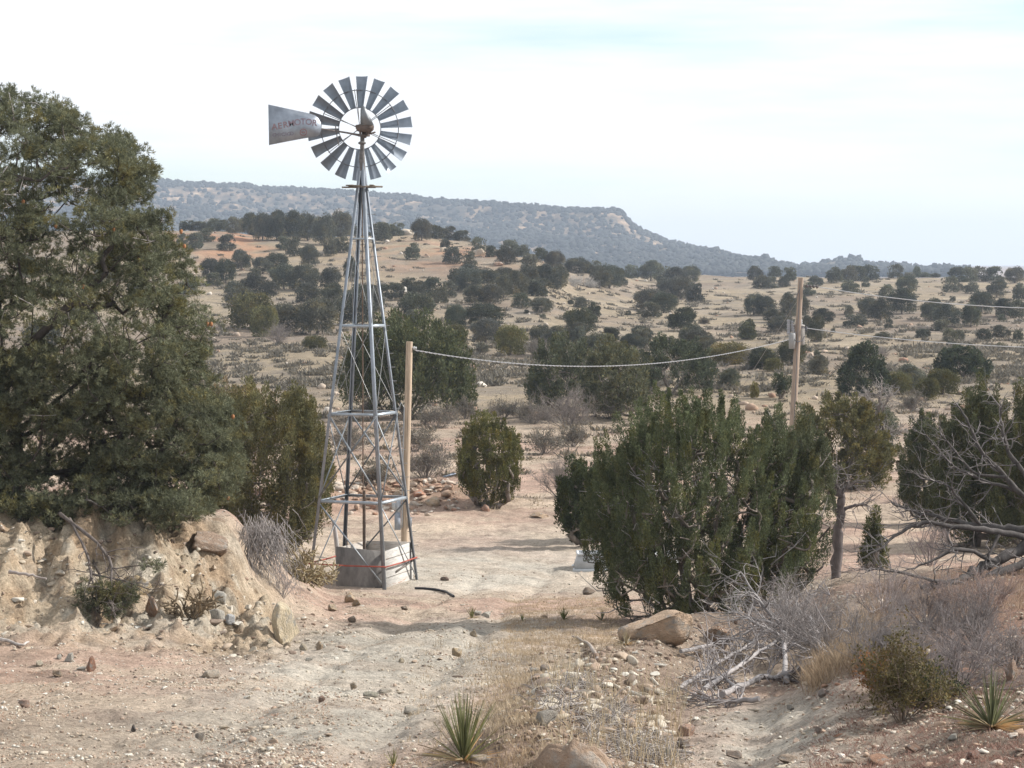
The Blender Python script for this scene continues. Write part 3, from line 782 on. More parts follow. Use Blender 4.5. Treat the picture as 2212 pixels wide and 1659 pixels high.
def letters(txt, path, size, name, color, parent, ypos, mat):
    """one mesh of letters, each placed at its own spot (zoom x, y, tilt)"""
    mb = MB()
    for ch, (x, y, tilt) in zip(txt, path):
        cu = bpy.data.curves.new('t', 'FONT'); cu.body = ch; cu.size = size; cu.extrude = .0015; cu.offset = size * .018; cu.align_x = 'CENTER'; cu.resolution_u = 3
        ob = bpy.data.objects.new('t', cu); col.objects.link(ob)
        me = bpy.data.meshes.new_from_object(ob.evaluated_get(bpy.context.evaluated_depsgraph_get()))
        V = np.array([v.co[:] for v in me.vertices]); me.calc_loop_triangles(); T = np.array([t.vertices[:] for t in me.loop_triangles])
        bpy.data.objects.remove(ob); bpy.data.curves.remove(cu); bpy.data.meshes.remove(me)
        if not len(V): continue
        c_, s_ = math.cos(rad(tilt)), math.sin(rad(tilt)); p = q1(x, y, ypos)
        mb.add(np.stack([V[:, 0] * c_ - V[:, 1] * s_ + p[0], np.full(len(V), p[1]) - V[:, 2], V[:, 0] * s_ + V[:, 1] * c_ + p[2]], -1), T=T)
    return mb.build(name, mat, parent, color=color)
bpy.context.view_layer.update()
M_INK = tinted('faded_paint', 7, .75, 1.3, .8, 0)
Hn = 95 * TA / 5.45 * 2.05
letters('AER', ((290, 792, 4), (355, 780, 6), (422, 766, 8)), .20, 'lettering', (.26, .18, .19), vane, VY - .0065, M_INK)
letters('MOTOR', ((492, 752, 8), (562, 738, 3), (626, 730, 0), (692, 734, -3), (758, 745, -7)), .20, 'lettering', (.25, .19, .22), vane, VY - .0065, M_INK)
letters('CHICAGO', [(285 + 35 * i, 876 - 3 * i, 4) for i in range(7)], .115, 'lettering', (.20, .18, .21), vane, VY - .0065, M_INK)
mb = MB(); e = q1(630, 822, VY - .0055); mb.ring(.075, .011, e, 24, 4, axr, .0015); mb.box(e, (.09, .003, .03)); mb.build('emblem', M_INK, vane, color=(.27, .17, .18))

# red tape round the legs
zt = tz(1211); mb = MB()
for i in range(4):
    a, b = leg_at(order[i], zt) * 1.0, leg_at(order[(i + 1) % 4], zt + .01); a = a.copy(); b = b.copy(); a[:2] *= 1.04; b[:2] *= 1.04
    mid = (a + b) / 2 - np.array([0, 0, .012]); mb.bar(a, mid, .012, .034); mb.bar(mid, b, .012, .034)
tp = mb.build('warning_tape', M_PAINT, loc=(TX, TY, 0), color=(.34, .085, .06)); tag(tp, 'faded red tape strung round the four windmill legs above the box', 'tape')

# box round the well
ex = unit(dF + dR) * 1.0; lf = unit(dF - (-dR)); dirLF = unit(leg_at('F', 0) - leg_at('L', 0)); dirFR = unit(leg_at('R', 0) - leg_at('F', 0))
Fc = at(829, 1272, 56.0) - np.array([TX, TY, 0]); Fc[2] = 0
c0 = Fc - dirLF * 1.22; c1 = Fc; c2 = Fc + dirFR * 1.75; c3 = c0 + dirFR * 1.75
wb = thing('well_box', (TX, TY, 0), 'open grey box of stained panels and boards around the well at the windmill foot', 'box')
def panel(a, b, h0, h1, t, n, mat, c, name='side_panel'):
    mb = MB(); a = a.copy(); b = b.copy()
    V = []; 
    for p in (a, b):
        for o_ in (0, t): V += [p - n * o_ + np.array([0, 0, -.06])]
    for p, h in ((a, h0), (b, h1)):
        for o_ in (0, t): V += [p - n * o_ + np.array([0, 0, h])]
    mb.add(V, Q=[(0, 2, 6, 4), (1, 5, 7, 3), (4, 6, 7, 5), (0, 4, 5, 1), (2, 3, 7, 6)])
    return mb.build(name, mat, wb, color=c)
nLF = np.array([-dirLF[1], dirLF[0], 0]); nLF = nLF if nLF[1] < 0 else -nLF
nFR = np.array([-dirFR[1], dirFR[0], 0]); nFR = nFR if nFR[0] > 0 else -nFR
panel(c0, c1, .93, .86, .03, nLF, M_CONC, (.21, .20, .19))  # grey stained sheet; shade of this side is also painted into its colour
panel(c1 + nLF * .0, c2, .86, .90, .03, nFR, M_BOARD, (.45, .43, .40))
panel(c3, c2 - nFR * .031, .88, .90, .03, -nLF, M_BOARD, (.40, .36, .32)); panel(c0 + dirFR * .031, c3 - dirFR * .031, .90, .88, .03, -nFR, M_BOARD, (.40, .36, .32))
mb = MB(); p = c1 + nFR * .012; mb.bar(p + np.array([0, 0, 0]), p + np.array([0, 0, .88]), .07, .02, up=dirFR); mb.build('corner_strip', M_BOARD, wb, color=(.42, .38, .33))
mb = MB()
for hh in (.22, .44, .66): mb.bar(c1 + nFR * .004 + dirFR * .05 + np.array([0, 0, hh]), c2 + nFR * .004 + np.array([0, 0, hh + .02]), .008, .012)
mb.bar(c1 + nFR * .012 + dirFR * .7 + np.array([0, 0, .30]), c2 + nFR * .012 + np.array([0, 0, .46]), .02, .05)
mb.build('seam_strip', M_BOARD, wb, color=(.2, .18, .16))
# leaning post and pipe stub beside the box
def on(u, v, Y): return at(u, v, Y)
def ground_thing(pts, r, n, name, mat, label, cat, color):
    b = np.array(pts[0]); mb = MB(); mb.tube([np.array(p) - b for p in pts], r, n)
    return tag(mb.build(name, mat, loc=b, color=color), label, cat)
ground_thing([on(733, 1262, 58.0), on(728, 1180, 58.0), on(721, 1124, 58.0)], [.06, .055, .05], 8, 'wooden_post', M_WOOD, 'short pale weathered post leaning at the back corner of the well box', 'post', (.45, .42, .40))
ground_thing([on(752, 1262, 58.6), on(749, 1150, 58.6)], [.022, .02], 6, 'iron_rod', M_RUST, 'thin rusty iron rod upright just inside the well box', 'rod', (.13, .09, .07))
hp = [hit(u, v) + np.array([0, 0, .03]) for u, v in ((896, 1274), (915, 1274), (940, 1276), (962, 1281), (980, 1291))]
ground_thing(hp, .03, 6, 'hose', M_PAINT, 'black plastic hose lying on the dirt from the windmill foot', 'hose', (.035, .035, .04))

# ------------------------------------------------------------------ poles and wires
def catenary(a, b, sag, n=40):
    t = np.linspace(0, 1, n)[:, None]; P = a * (1 - t) + b * t; P[:, 2] -= sag * 4 * (t * (1 - t))[:, 0]; return P
PY = 63.0; pb = onground(*gx(873, 1190, PY)); ptop = at(884.5, 738, PY)
mp_ = thing('service_pole', pb, 'short tan wooden pole with electrical boxes beside the windmill', 'pole')
def rel(p, o_): return np.array(p) - np.array(o_)
mb = MB(); mb.tube([(0, 0, -.2), rel(ptop, pb) * .5, rel(ptop, pb)], [.100, .092, .086], 16); mb.build('shaft', M_WOOD, mp_, True, color=(.46, .36, .27))
def pbox(u0, v0, u1, v1, Y, dpt, name, mat, c, parent, o_):
    a = at(u0, v0, Y); b = at(u1, v1, Y); m = (a + b) / 2 - o_
    mb = MB(); mb.box(m, (abs(b[0] - a[0]), dpt, abs(a[2] - b[2]))); mb.box(m + np.array([0, -dpt / 2 - .008, 0]), (abs(b[0] - a[0]) * .84, .016, abs(a[2] - b[2]) * .88))
    return mb.build(name, mat, parent, color=c)
pbox(846.5, 1086, 855.5, 1101, PY, .10, 'switch_box', M_PAINT, (.52, .53, .54), mp_, pb)
pbox(856.2, 1082, 865.8, 1106, PY, .13, 'breaker_box', M_PAINT, (.52, .55, .60), mp_, pb)
pbox(852.5, 1107, 865.5, 1144, PY, .16, 'panel_box', M_PAINT, (.33, .36, .42), mp_, pb)
pbox(882.5, 1118, 889.5, 1136, PY, .13, 'meter_box', M_PAINT, (.22, .23, .25), mp_, pb)
mb = MB(); mb.tube([rel(at(868, 1140, PY - .11), pb), rel(at(870, 1000, PY - .12), pb), rel(at(873, 880, PY - .12), pb)], .02, 6)
mb.tube([rel(at(873, 880, PY - .12), pb), rel(at(867, 870, PY - .15), pb), rel(at(860, 885, PY - .2), pb), rel(at(853, 905, PY - .2), pb)], .012, 5)
mb.build('conduit', M_STEEL, mp_, color=(.30, .31, .32))
mb = MB(); q = rel(at(893, 752, PY), pb); mb.bar(rel(at(887, 747, PY), pb), q, .04, .03); mb.lathe([(.01, -.05), (.04, -.04), (.045, 0), (.03, .03), (.04, .05), (.01, .06)], 10, q + np.array([.03, 0, 0]), ax=np.array([[0, 0, 1], [0, 1, 0], [1, 0, 0]], float)); mb.build('insulator', M_PAINT, mp_, color=(.55, .55, .55))

UY = 97.0; ub = onground(*gx(1708, 1075, UY)); utop = at(1730, 600, UY)
up_ = thing('utility_pole', ub, 'tall leaning wooden power pole carrying a transformer and two line wires', 'pole')
uv = rel(utop, ub); mb = MB(); mb.tube([-uv * .03, uv * .35, uv * .7, uv], [.15, .135, .12, .108], 16); mb.build('shaft', M_WOOD, up_, True, color=(.34, .265, .21))
def U(u, v, dy=0.0): return rel(at(u, v, UY + dy), ub)
can = U(1720.5, 722, -.02); 
mb = MB(); c_ = U(1726.5, 723, .32); mb.lathe([(0, -.42), (.20, -.42), (.225, -.38), (.225, .30), (.21, .34), (.235, .345), (.235, .38), (.15, .42), (0, .43)], 18, c_)
tr = mb.build('transformer', M_OLDSTEEL, up_, True, color=(.27, .255, .24))
mb = MB()
for dx in (-.10, .08): mb.lathe([(.02, .40), (.05, .42), (.03, .47), (.05, .50), (.03, .55), (.045, .58), (.012, .62), (0, .62)], 8, c_ + np.array([dx, 0, 0]))
mb.build('bushing', M_PAINT, tr, color=(.50, .50, .50))
mb = MB(); m_ = U(1711, 736, -.12); mb.lathe([(0, -.32), (.13, -.32), (.14, 0), (.14, .24), (.12, .30), (0, .31)], 12, m_ + np.array([.0, 0, 0])); mb.build('arrester_can', M_PAINT, up_, True, color=(.30, .30, .30))
mb = MB()
for uu, v0, v1, r_ in ((1703.5, 690, 722, .06), (1712, 693, 716, .05)):
    mb.tube([U(uu, v1, -.1), U(uu - (1 if uu > 1708 else 0) * 1.5, v0, -.1)], r_, 8)
    for k in range(4): mb.lathe([(r_, -.02), (r_ + .04, 0), (r_, .02)], 10, U(uu, v0 + 3 + k * (v1 - v0 - 6) / 3, -.1))
mb.bar(U(1700, 722, -.06), U(1722, 718, -.06), .05, .05)
mb.build('fuse_cutout', M_PAINT, up_, color=(.33, .33, .35))
mb = MB()
q0, q3 = U(1733, 617), U(1769, 620)
for k in range(4):
    p = q0 + (q3 - q0) * (.30 + .2 * k); mb.lathe([(.015, -.05), (.075, -.03), (.055, .03), (.015, .05)], 12, p, ax=np.array([[0, 1, 0], [0, 0, 1], [1, 0, 0]], float))
mb.tube([q0, q3], .018, 5)
mb.build('insulator', M_PAINT, up_, color=(.12, .10, .10))
mb = MB(); mb.bar(U(1722, 708), U(1741, 708), .04, .05); mb.lathe([(.02, -.1), (.06, -.08), (.04, 0), (.06, .07), (.02, .1)], 10, U(1741.5, 710)); mb.build('neutral_clevis', M_RUST, up_, color=(.12, .12, .13))
mb = MB(); mb.tube([U(1738, 726), U(1733, 736, -.1), U(1722, 739, -.25), U(1713, 731, -.2)], .02, 5); mb.tube([U(1711, 700, -.1), U(1706, 660, -.12), U(1719, 645, -.12), U(1727, 625, -.1)], .012, 4); mb.tube([U(1728, 608, -.12), U(1720, 800, -.13), U(1711, 1000, -.16)], .012, 4)
mb.build('jumper_wire', M_PAINT, up_, color=(.12, .12, .13))
# service cable (three twisted strands) between the poles
A_ = at(896, 757, PY); B_ = at(1706, 732, UY - .1)
uvs = np.array([(896, 757), (1000, 772.5), (1150, 788), (1290, 791.5), (1400, 787), (1550, 767.5), (1620, 754), (1690, 738), (1706, 733)], float)
sY = np.interp(uvs[:, 0], [896, 1706], [PY, UY])
# distance along the straight line in plan between both poles
su = np.array([st(u, 700)[0] for u in uvs[:, 0]])
dx_, dy_ = B_[0] - A_[0], B_[1] - A_[1]
tl = (su * A_[1] - A_[0]) / (dx_ - su * dy_)
Yl = A_[1] + tl * dy_
Pz = np.array([at(u, v, y) for (u, v), y in zip(uvs, Yl)])
tt_ = np.linspace(0, 1, 420); Cx = A_[0] + tt_ * dx_; Cy = A_[1] + tt_ * dy_
co_ = np.polyfit(tl, Pz[:, 2], 3); Cz = np.polyval(co_, tt_)
Cc = np.stack([Cx, Cy, Cz], -1) - A_
mb = MB(); ph = tt_ * 2 * np.pi * 62
dirp = unit(np.array([dx_, dy_, 0])); sidep = np.array([-dirp[1], dirp[0], 0])
for k in range(2):
    o_ = .012 * (np.cos(ph + k * np.pi)[:, None] * sidep + np.sin(ph + k * np.pi)[:, None] * np.array([0, 0, 1.0]))
    mb.tube(Cc + o_, .009, 4)
w_ = mb.build('service_cable', M_PAINT, loc=A_, color=(.30, .30, .31)); tag(w_, 'pale twisted cable sagging between the short pole and the tall pole', 'cable')
def wire(u0, v0, Y0, u1, v1, Y1, sag, r, label):
    a = at(u0, v0, Y0); b = at(u1, v1, Y1); b = a + (b - a) * 1.35
    mb = MB(); mb.tube(catenary(a * 0, b - a, sag), r, 4); tag(mb.build('power_line', M_PAINT, loc=a, color=(.52, .52, .53)), label, 'wire')
wire(1769, 620, UY, 2212, 654, 88, .25, .016, 'upper line wire running from the string of dark insulators near the pole top')
wire(1743, 709, UY, 2212, 741, 88, .2, .016, 'lower line wire running from beside the transformer')
gq = [at(1697, 655 - 20, UY), at(1640, 790, UY), at(1560, 880, UY)]
g0 = at(1722, 650, UY); g1 = hit(1560, 905)
mb = MB(); mb.tube([g0 - g0, g1 - g0], .012, 4); tag(mb.build('guy_wire', M_STEEL, loc=g0, color=(.3, .3, .3)), 'thin guy wire slanting from the tall pole down to the junipers', 'wire')
# trough and sheet
tb = hit(1236, 1236); tw = thing('water_trough', tb, 'white water trough standing on the dirt behind the big juniper', 'trough')
a_ = mpp(tb[1]); W_ = 250 * a_; H_ = 34 * a_
def ring_box(mb, x0, x1, y0, y1, z0, z1, ins):
    V = [(x0, y0, z0), (x1, y0, z0), (x1, y1, z0), (x0, y1, z0), (x0 + ins, y0 + ins, z1), (x1 - ins, y0 + ins, z1), (x1 - ins, y1 - ins, z1), (x0 + ins, y1 - ins, z1)]
    mb.add(V, Q=[(0, 1, 5, 4), (1, 2, 6, 5), (2, 3, 7, 6), (3, 0, 4, 7), (4, 5, 6, 7), (0, 3, 2, 1)])
mb = MB(); ring_box(mb, .06, W_ - .06, .08, 1.0, .05, H_, .10); mb.build('basin', M_PAINT, tw, color=(.46, .47, .48))
mb = MB(); ring_box(mb, 0, W_, 0, 1.1, -.02, .055, .03); mb.build('base', M_PAINT, tw, color=(.48, .50, .51))
mb = MB()
for x0, x1, y0, y1 in ((.12, W_ - .12, .15, .20), (.12, W_ - .12, .86, .92), (.12, .18, .20, .86), (W_ - .18, W_ - .12, .20, .86)): mb.box(((x0 + x1) / 2, (y0 + y1) / 2, H_ + .02), (x1 - x0, y1 - y0, .04))
mb.build('rim', M_PAINT, tw, color=(.66, .68, .70))
sp_ = hit(970, 1036); a_ = mpp(sp_[1]); mb = MB()
mb.box((0, .2, .14), (.42, .5, .012), ax=np.array([[.94, .2, .28], [-.2, .97, -.05], [-.28, .0, .96]])); 
for x in (-.16, .0, .16): mb.box((x, .2, .155 + x * .29), (.02, .48, .012), ax=np.array([[.94, .2, .28], [-.2, .97, -.05], [-.28, .0, .96]]))
tag(mb.build('metal_sheet', M_STEEL, loc=sp_, color=(.34, .38, .46)), 'bluish corrugated metal sheet lying beside the round juniper', 'sheet')
# ------------------------------------------------------------------ junipers on the slopes (photo positions read off two enlargements)
def zA(L): return [(378 + .5126 * x, 351 + .5126 * y, .5126 * w, .5126 * h, *r) for x, y, w, h, *r in L]
def zB(L): return [(1617.7 + .2685 * x, 567 + .2685 * y, .2685 * w, .2685 * h, *r) for x, y, w, h, *r in L]
def zC(L): return [(1080 + .2685 * x, 702 + .2685 * y, .2685 * w, .2685 * h, *r) for x, y, w, h, *r in L]
HT = zA([(130, 235, 45, 40), (165, 250, 60, 45), (200, 262, 50, 40), (250, 300, 60, 60), (310, 300, 70, 80), (370, 330, 80, 100), (430, 330, 90, 110), (500, 330, 90, 110), (560, 330, 80, 100), (630, 350, 90, 110), (700, 320, 90, 100), (880, 330, 60, 70), (930, 310, 60, 50), (1040, 330, 80, 80), (1100, 320, 70, 50), (1160, 325, 70, 50), (1210, 320, 60, 40),
 (340, 262, 60, 50), (410, 270, 60, 50), (470, 268, 70, 48), (540, 275, 60, 45), (600, 282, 70, 45), (670, 285, 70, 45), (740, 292, 60, 45), (850, 300, 70, 45), (90, 228, 50, 35), (50, 225, 50, 40),
 (135, 335, 60, 50), (215, 370, 65, 60), (505, 395, 60, 70), (565, 440, 70, 80), (655, 395, 55, 60), (30, 345, 40, 40), (700, 380, 60, 60), (460, 370, 60, 50),
 (280, 455, 80, 75), (215, 510, 80, 90), (370, 470, 80, 60), (430, 450, 90, 60), (335, 500, 50, 50), (460, 535, 110, 90), (540, 540, 110, 90), (570, 500, 70, 60), (165, 520, 60, 50), (655, 535, 80, 80), (740, 500, 50, 90), (1000, 410, 55, 60), (1170, 430, 70, 60), (1245, 440, 50, 55), (1140, 365, 40, 40), (1280, 380, 60, 55), (1330, 400, 40, 40), (1395, 430, 80, 60), (1410, 385, 70, 50), (1465, 395, 50, 45), (1500, 460, 70, 65), (1600, 455, 75, 70), (1540, 415, 60, 45), (1690, 465, 100, 55), (1760, 470, 60, 50),
 (260, 600, 110, 85), (350, 580, 130, 90), (320, 700, 170, 125, 'o'), (375, 735, 100, 110, 'o'), (560, 600, 100, 80), (660, 610, 100, 85), (480, 712, 170, 100), (600, 725, 160, 130), (780, 620, 120, 90), (850, 640, 60, 90), (760, 690, 150, 120), (880, 570, 60, 50), (840, 560, 60, 40),
 (930, 580, 65, 65), (985, 535, 50, 45), (1020, 580, 80, 70), (1080, 570, 70, 75), (1120, 595, 60, 60), (1150, 570, 70, 60), (1190, 530, 70, 70), (1235, 545, 110, 85), (1265, 600, 80, 70), (1250, 500, 90, 60), (1330, 600, 90, 75), (1385, 570, 60, 85), (1440, 565, 80, 95), (1490, 550, 90, 100), (1530, 565, 70, 70), (1560, 540, 110, 95), (1610, 535, 90, 85), (1790, 530, 90, 80), (1830, 530, 110, 85), (1870, 520, 70, 60), (1925, 490, 60, 50), (2005, 500, 80, 75), (2070, 505, 70, 60), (2110, 515, 80, 65), (2170, 505, 80, 60), (1390, 500, 80, 50), (1320, 520, 80, 60),
 (1020, 662, 145, 95, 'd'), (1005, 695, 65, 60), (1185, 695, 75, 80, 'p'), (1303, 695, 150, 85, 'd'), (1310, 762, 115, 90, 'g'), (1190, 772, 80, 75, 'o'), (1415, 812, 115, 105, 'o'), (1437, 735, 55, 35), (1460, 612, 70, 50), (1545, 632, 90, 55), (1711, 612, 55, 35), (1708, 726, 118, 98, 'd'), (1765, 652, 50, 55), (1692, 755, 75, 70), (1612, 757, 80, 60), (1540, 765, 90, 70), (1835, 752, 62, 52), (1968, 752, 78, 54), (1930, 790, 90, 60), (1795, 790, 110, 60), (1740, 800, 90, 60), (2138, 712, 105, 88, 'd'), (2180, 780, 100, 80), (2010, 655, 70, 60), (2000, 625, 120, 80), (2060, 635, 100, 75), (2080, 570, 90, 70), (2130, 575, 100, 80), (2190, 590, 70, 75), (1295, 800, 50, 35, 'g'), (590, 792, 95, 52, 'o'), (1550, 655, 24, 14), (1480, 637, 20, 14), (1668, 600, 25, 18), (1908, 645, 28, 18), (1955, 640, 20, 14)])
HT += zB([(50, 140, 110, 90), (210, 110, 100, 70), (330, 150, 90, 100), (100, 215, 130, 95), (170, 210, 110, 85), (280, 200, 90, 70), (480, 270, 100, 90), (540, 190, 110, 70), (690, 165, 130, 105), (800, 155, 130, 110), (890, 150, 120, 110), (975, 145, 130, 105), (1180, 127, 120, 95), (1290, 120, 90, 40), (1350, 120, 60, 80, 'p'), (1420, 112, 80, 38), (1500, 112, 80, 32), (1680, 160, 130, 110), (1770, 160, 120, 105), (1860, 155, 130, 105), (1960, 155, 130, 110), (2140, 165, 150, 110),
 (810, 250, 130, 90), (940, 200, 60, 70), (1270, 250, 160, 125), (1620, 240, 130, 110), (1700, 232, 60, 50), (1790, 250, 100, 75), (1990, 280, 140, 115), (2030, 185, 80, 55), (2185, 310, 120, 120), (1638, 312, 40, 38),
 (40, 425, 150, 150), (130, 430, 150, 140), (200, 480, 140, 90), (320, 450, 130, 180), (420, 440, 110, 150), (600, 490, 145, 105), (540, 640, 130, 190, 'd'), (470, 600, 110, 150), (260, 560, 190, 110, 'g'), (1110, 300, 110, 100), (1230, 415, 185, 180), (1060, 470, 170, 150), (960, 445, 150, 140), (860, 512, 155, 85), (805, 422, 70, 65), (1122, 530, 70, 65), (785, 520, 60, 40), (1470, 470, 165, 155), (1595, 520, 180, 165), (1550, 552, 105, 80), (1785, 518, 140, 165), (1875, 410, 175, 155), (2060, 445, 150, 135), (2160, 452, 130, 130), (2038, 472, 60, 48), (12, 618, 85, 145, 'd'), (677, 566, 38, 30), (1068, 617, 108, 50), (1390, 608, 95, 60), (1430, 600, 60, 55), (1620, 632, 110, 85), (1690, 628, 80, 70), (1890, 632, 110, 80), (2010, 602, 95, 80), (2082, 592, 55, 40), (2165, 632, 80, 70), (962, 652, 32, 26), (1050, 712, 38, 22), (1257, 780, 28, 26), (1612, 668, 48, 36), (1652, 670, 34, 32), (2030, 702, 76, 50), (1795, 694, 30, 22),
 (345, 832, 215, 185, 'd'), (110, 860, 230, 150, 'd'), (200, 880, 130, 90, 'o'), (560, 905, 150, 140, 'g'), (550, 752, 50, 40), (490, 720, 30, 30, 'g'), (1290, 1050, 220, 200, 'g'), (1200, 1060, 180, 150, 'o'), (1560, 1060, 220, 170, 'o'), (1430, 1110, 170, 150, 'o')])
HT += zC([(890, 130, 115, 95), (840, 190, 140, 100, 'o'), (1145, 172, 130, 135), (1060, 200, 150, 110), (410, 160, 140, 100, 'g'), (320, 155, 100, 70), (500, 130, 100, 80), (630, 140, 110, 110), (1580, 200, 210, 140), (1620, 240, 220, 130), (1850, 320, 280, 150, 'o'), (2110, 340, 170, 130, 'o'), (1845, 512, 165, 140), (1990, 120, 125, 125, 'd'), (2050, 590, 70, 110, 'o')])
# more crowns seen between and behind the listed ones, at the far left behind the pine
HT += [(60, 600, 45, 40), (130, 640, 55, 45), (230, 610, 45, 40), (180, 700, 60, 50), (300, 650, 45, 40), (90, 760, 70, 60), (330, 590, 40, 35), (420, 540, 36, 32), (455, 600, 40, 36), (405, 640, 38, 34)]
KC = {'': (.098, .102, .075), 'd': (.080, .086, .056), 'o': (.135, .125, .050), 'g': (.135, .135, .11), 'p': (.09, .10, .065)}
rows = [('on the hill skyline', 0, 0), ('on the upper slope', 0, 0), ('on the middle slope', 0, 0), ('on the lower flats', 0, 0)]
def band(u):
    if u < 440: return 'behind the pine'
    if u < 700: return 'between pine and windmill'
    if u < 880: return 'behind the windmill'
    if u < 1160: return 'just beyond the short pole'
    if u < 1430: return 'above the sagging cable'
    if u < 1690: return 'leading up to the tall pole'
    if u < 1930: return 'just past the tall pole'
    return 'out beyond the line wires'
pts = []
for tr_ in HT:
    u, v, w, h, *k = tr_; k = k[0] if k else ''
    pts.append((u, v, w, h, k, hit(u, v)))
def rowof(u, v, p):
    if p[1] > 380: return 0
    if p[1] > 285: return 1
    if p[1] > 205: return 2
    return 3
ORD = ['', 'second ', 'third ', 'fourth ', 'fifth ', 'sixth ', 'seventh ', 'eighth ', 'ninth ', 'tenth ', 'eleventh ', 'twelfth ', 'thirteenth ', 'fourteenth ', 'fifteenth ', 'sixteenth ', 'seventeenth ', 'eighteenth ']
RN = ['on the hill skyline', 'on the upper slope', 'on the middle slope', 'on the lower flats']
KN = {'': 'grey-green', 'd': 'dark', 'o': 'olive', 'g': 'pale', 'p': 'pointed'}
def shp(w, h, p):
    r = w / h; s = 'small' if h * mpp(p[1]) < 1.6 else ('big' if h * mpp(p[1]) > 3.2 else 'mid-sized')
    q = 'broad' if r > 1.25 else ('narrow' if r < .92 else 'round')
    return s, q
bk = {}
for t_ in pts:
    u, v, w, h, k, p = t_; s, q = shp(w, h, p); bk.setdefault((rowof(u, v, p), band(u), KN[k], s, q), []).append(t_)
kr = np.random.default_rng(5)
for key, L in bk.items():
    L.sort(key=lambda t_: t_[0]); rw, bd, kn, s, q = key
    for i, (u, v, w, h, k, p) in enumerate(L):
        a = mpp(p[1])
        lab = f"{ORD[min(i, 17)] if i else ''}{s} {q} {kn} juniper {RN[rw]} {bd}"
        if len(L) > 1 and not i: lab = 'leftmost ' + lab
        if k in 'dg' and k: key_ = kr.choice(list('ab'))
        elif k == 'p': key_ = 'c'
        elif k == 'o': key_ = 'c' if h > 25 else 'd'
        else: key_ = kr.choice(list('abdef'))
        c = np.array(KC[k]) * kr.uniform(.72, 1.32) * np.array([kr.uniform(.95, 1.08), 1, kr.uniform(.92, 1.1)])
        W, H = w * a * 1.30, h * a * 1.12
        if h > 40 or (h > 24 and w > 36):
            t0 = thing('juniper', p, lab, 'juniper', 'junipers scattered over the hillside', kr.uniform(0, 6.28))
            key_ = {'a': 'A', 'b': 'B', 'c': 'C'}.get(key_, kr.choice(list('AB')))
            o = obj('crown', HIME[key_], t0, color=tuple(c)); o.scale = (W, W * .9, H)
            o = obj('trunk', TRUNKME, t0, color=(.18, .15, .13)); o.scale = (W, W, H)
        else:
            o = obj('juniper', FARME[key_], loc=p, color=tuple(c)); o.scale = (W, W * .9, H); o.rotation_euler = (0, 0, kr.uniform(0, 6.28))
            tag(o, lab, 'juniper', 'junipers scattered over the hillside')

# big junipers in the middle distance, each its own shape
def jun(name, u, v, w, h, label, c, seed, Y=None, **kw):
    p = hit(u, v) if Y is None else onground(*gx(u, v, Y)); a = mpp(p[1])
    return juniper(name, p, w * a, h * a, label, c, seed, **kw)
dome = lambda t, a: (1 - max(0, t - .15) ** 2.2 / .72) ** .5 if t < .93 else .25
egg = lambda t, a: max(.12, math.sin(math.pi * min(1, .14 + .80 * t) ** .85))
egg2 = lambda t, a: max(.15, (1 - (abs(t - .42) / .60) ** 2.4)) ** .5 * min(1, .42 + 3.2 * t)
up_fan = lambda t, a: (.28 + 1.2 * t if t < .5 else max(.12, 1 - ((t - .5) / .52) ** 2.2) ** .55)
MJ = 'junipers of the middle ground'
jun('juniper', 1058, 1098, 150, 192, 'compact egg-shaped olive green juniper alone on the flat right of the windmill', (.125, .125, .045), 201, npads=210, per=260, leaf=.065, wid=.025, plen=.55, prad=.15, shape=egg2, up=.85, group=MJ)
jun('juniper', 880, 898, 325, 200, 'very broad dark green juniper behind the windmill legs and short pole', (.092, .104, .052), 202, npads=330, per=150, leaf=.16, wid=.065, plen=1.3, prad=.38, shape=dome, up=.85, group=MJ, d=7)
jun('juniper', 582, 1058, 315, 372, 'tall rounded olive brown juniper between the pine and windmill', (.135, .130, .062), 203, Y=60, npads=400, per=300, leaf=.07, wid=.024, plen=.75, prad=.19, shape=egg2, up=.9, group=MJ)
jun('juniper', 490, 900, 220, 190, 'thin brownish half-bare juniper behind the olive brown one', (.150, .115, .060), 204, Y=88, npads=150, per=100, leaf=.11, wid=.035, plen=.7, prad=.22, shape=egg2, up=.9, group=MJ, twigs=90)
jun('juniper', 1215, 888, 170, 150, 'big dark rounded juniper touched by the lowest part of the sagging cable', (.086, .096, .058), 205, npads=150, per=150, leaf=.15, wid=.06, plen=.9, prad=.34, shape=dome, up=.8, group=MJ, d=6)
jun('juniper', 1330, 902, 160, 150, 'grey-green juniper right beside the big dark one under the cable', (.105, .110, .065), 206, npads=140, per=150, leaf=.15, wid=.06, plen=.9, prad=.34, shape=dome, up=.8, group=MJ, twigs=30, d=6)
jun('juniper', 1450, 850, 215, 110, 'low wide dark juniper under the right half of the sagging cable', (.068, .080, .048), 207, npads=150, per=140, leaf=.16, wid=.06, plen=.8, prad=.36, shape=dome, up=.7, group=MJ, d=7)
jun('juniper', 1262, 1098, 125, 175, 'dark upright juniper half hidden behind the left edge of the big one', (.058, .072, .032), 208, Y=66, npads=130, per=190, leaf=.08, wid=.032, plen=.55, prad=.16, shape=egg2, up=.9, group=MJ)
jun('juniper', 1352, 1080, 130, 165, 'olive plumed juniper just behind the upper left of the big one', (.12, .115, .042), 209, Y=68, npads=120, per=180, leaf=.08, wid=.032, plen=.6, prad=.16, shape=egg2, up=.9, group=MJ)
jun('juniper', 1808, 1095, 262, 192, 'mossy brown-green domed juniper just right of the tall pole foot', (.132, .124, .054), 210, Y=84, npads=240, per=190, leaf=.10, wid=.04, plen=.55, prad=.24, shape=dome, up=.6, group=MJ, zmin=.02)
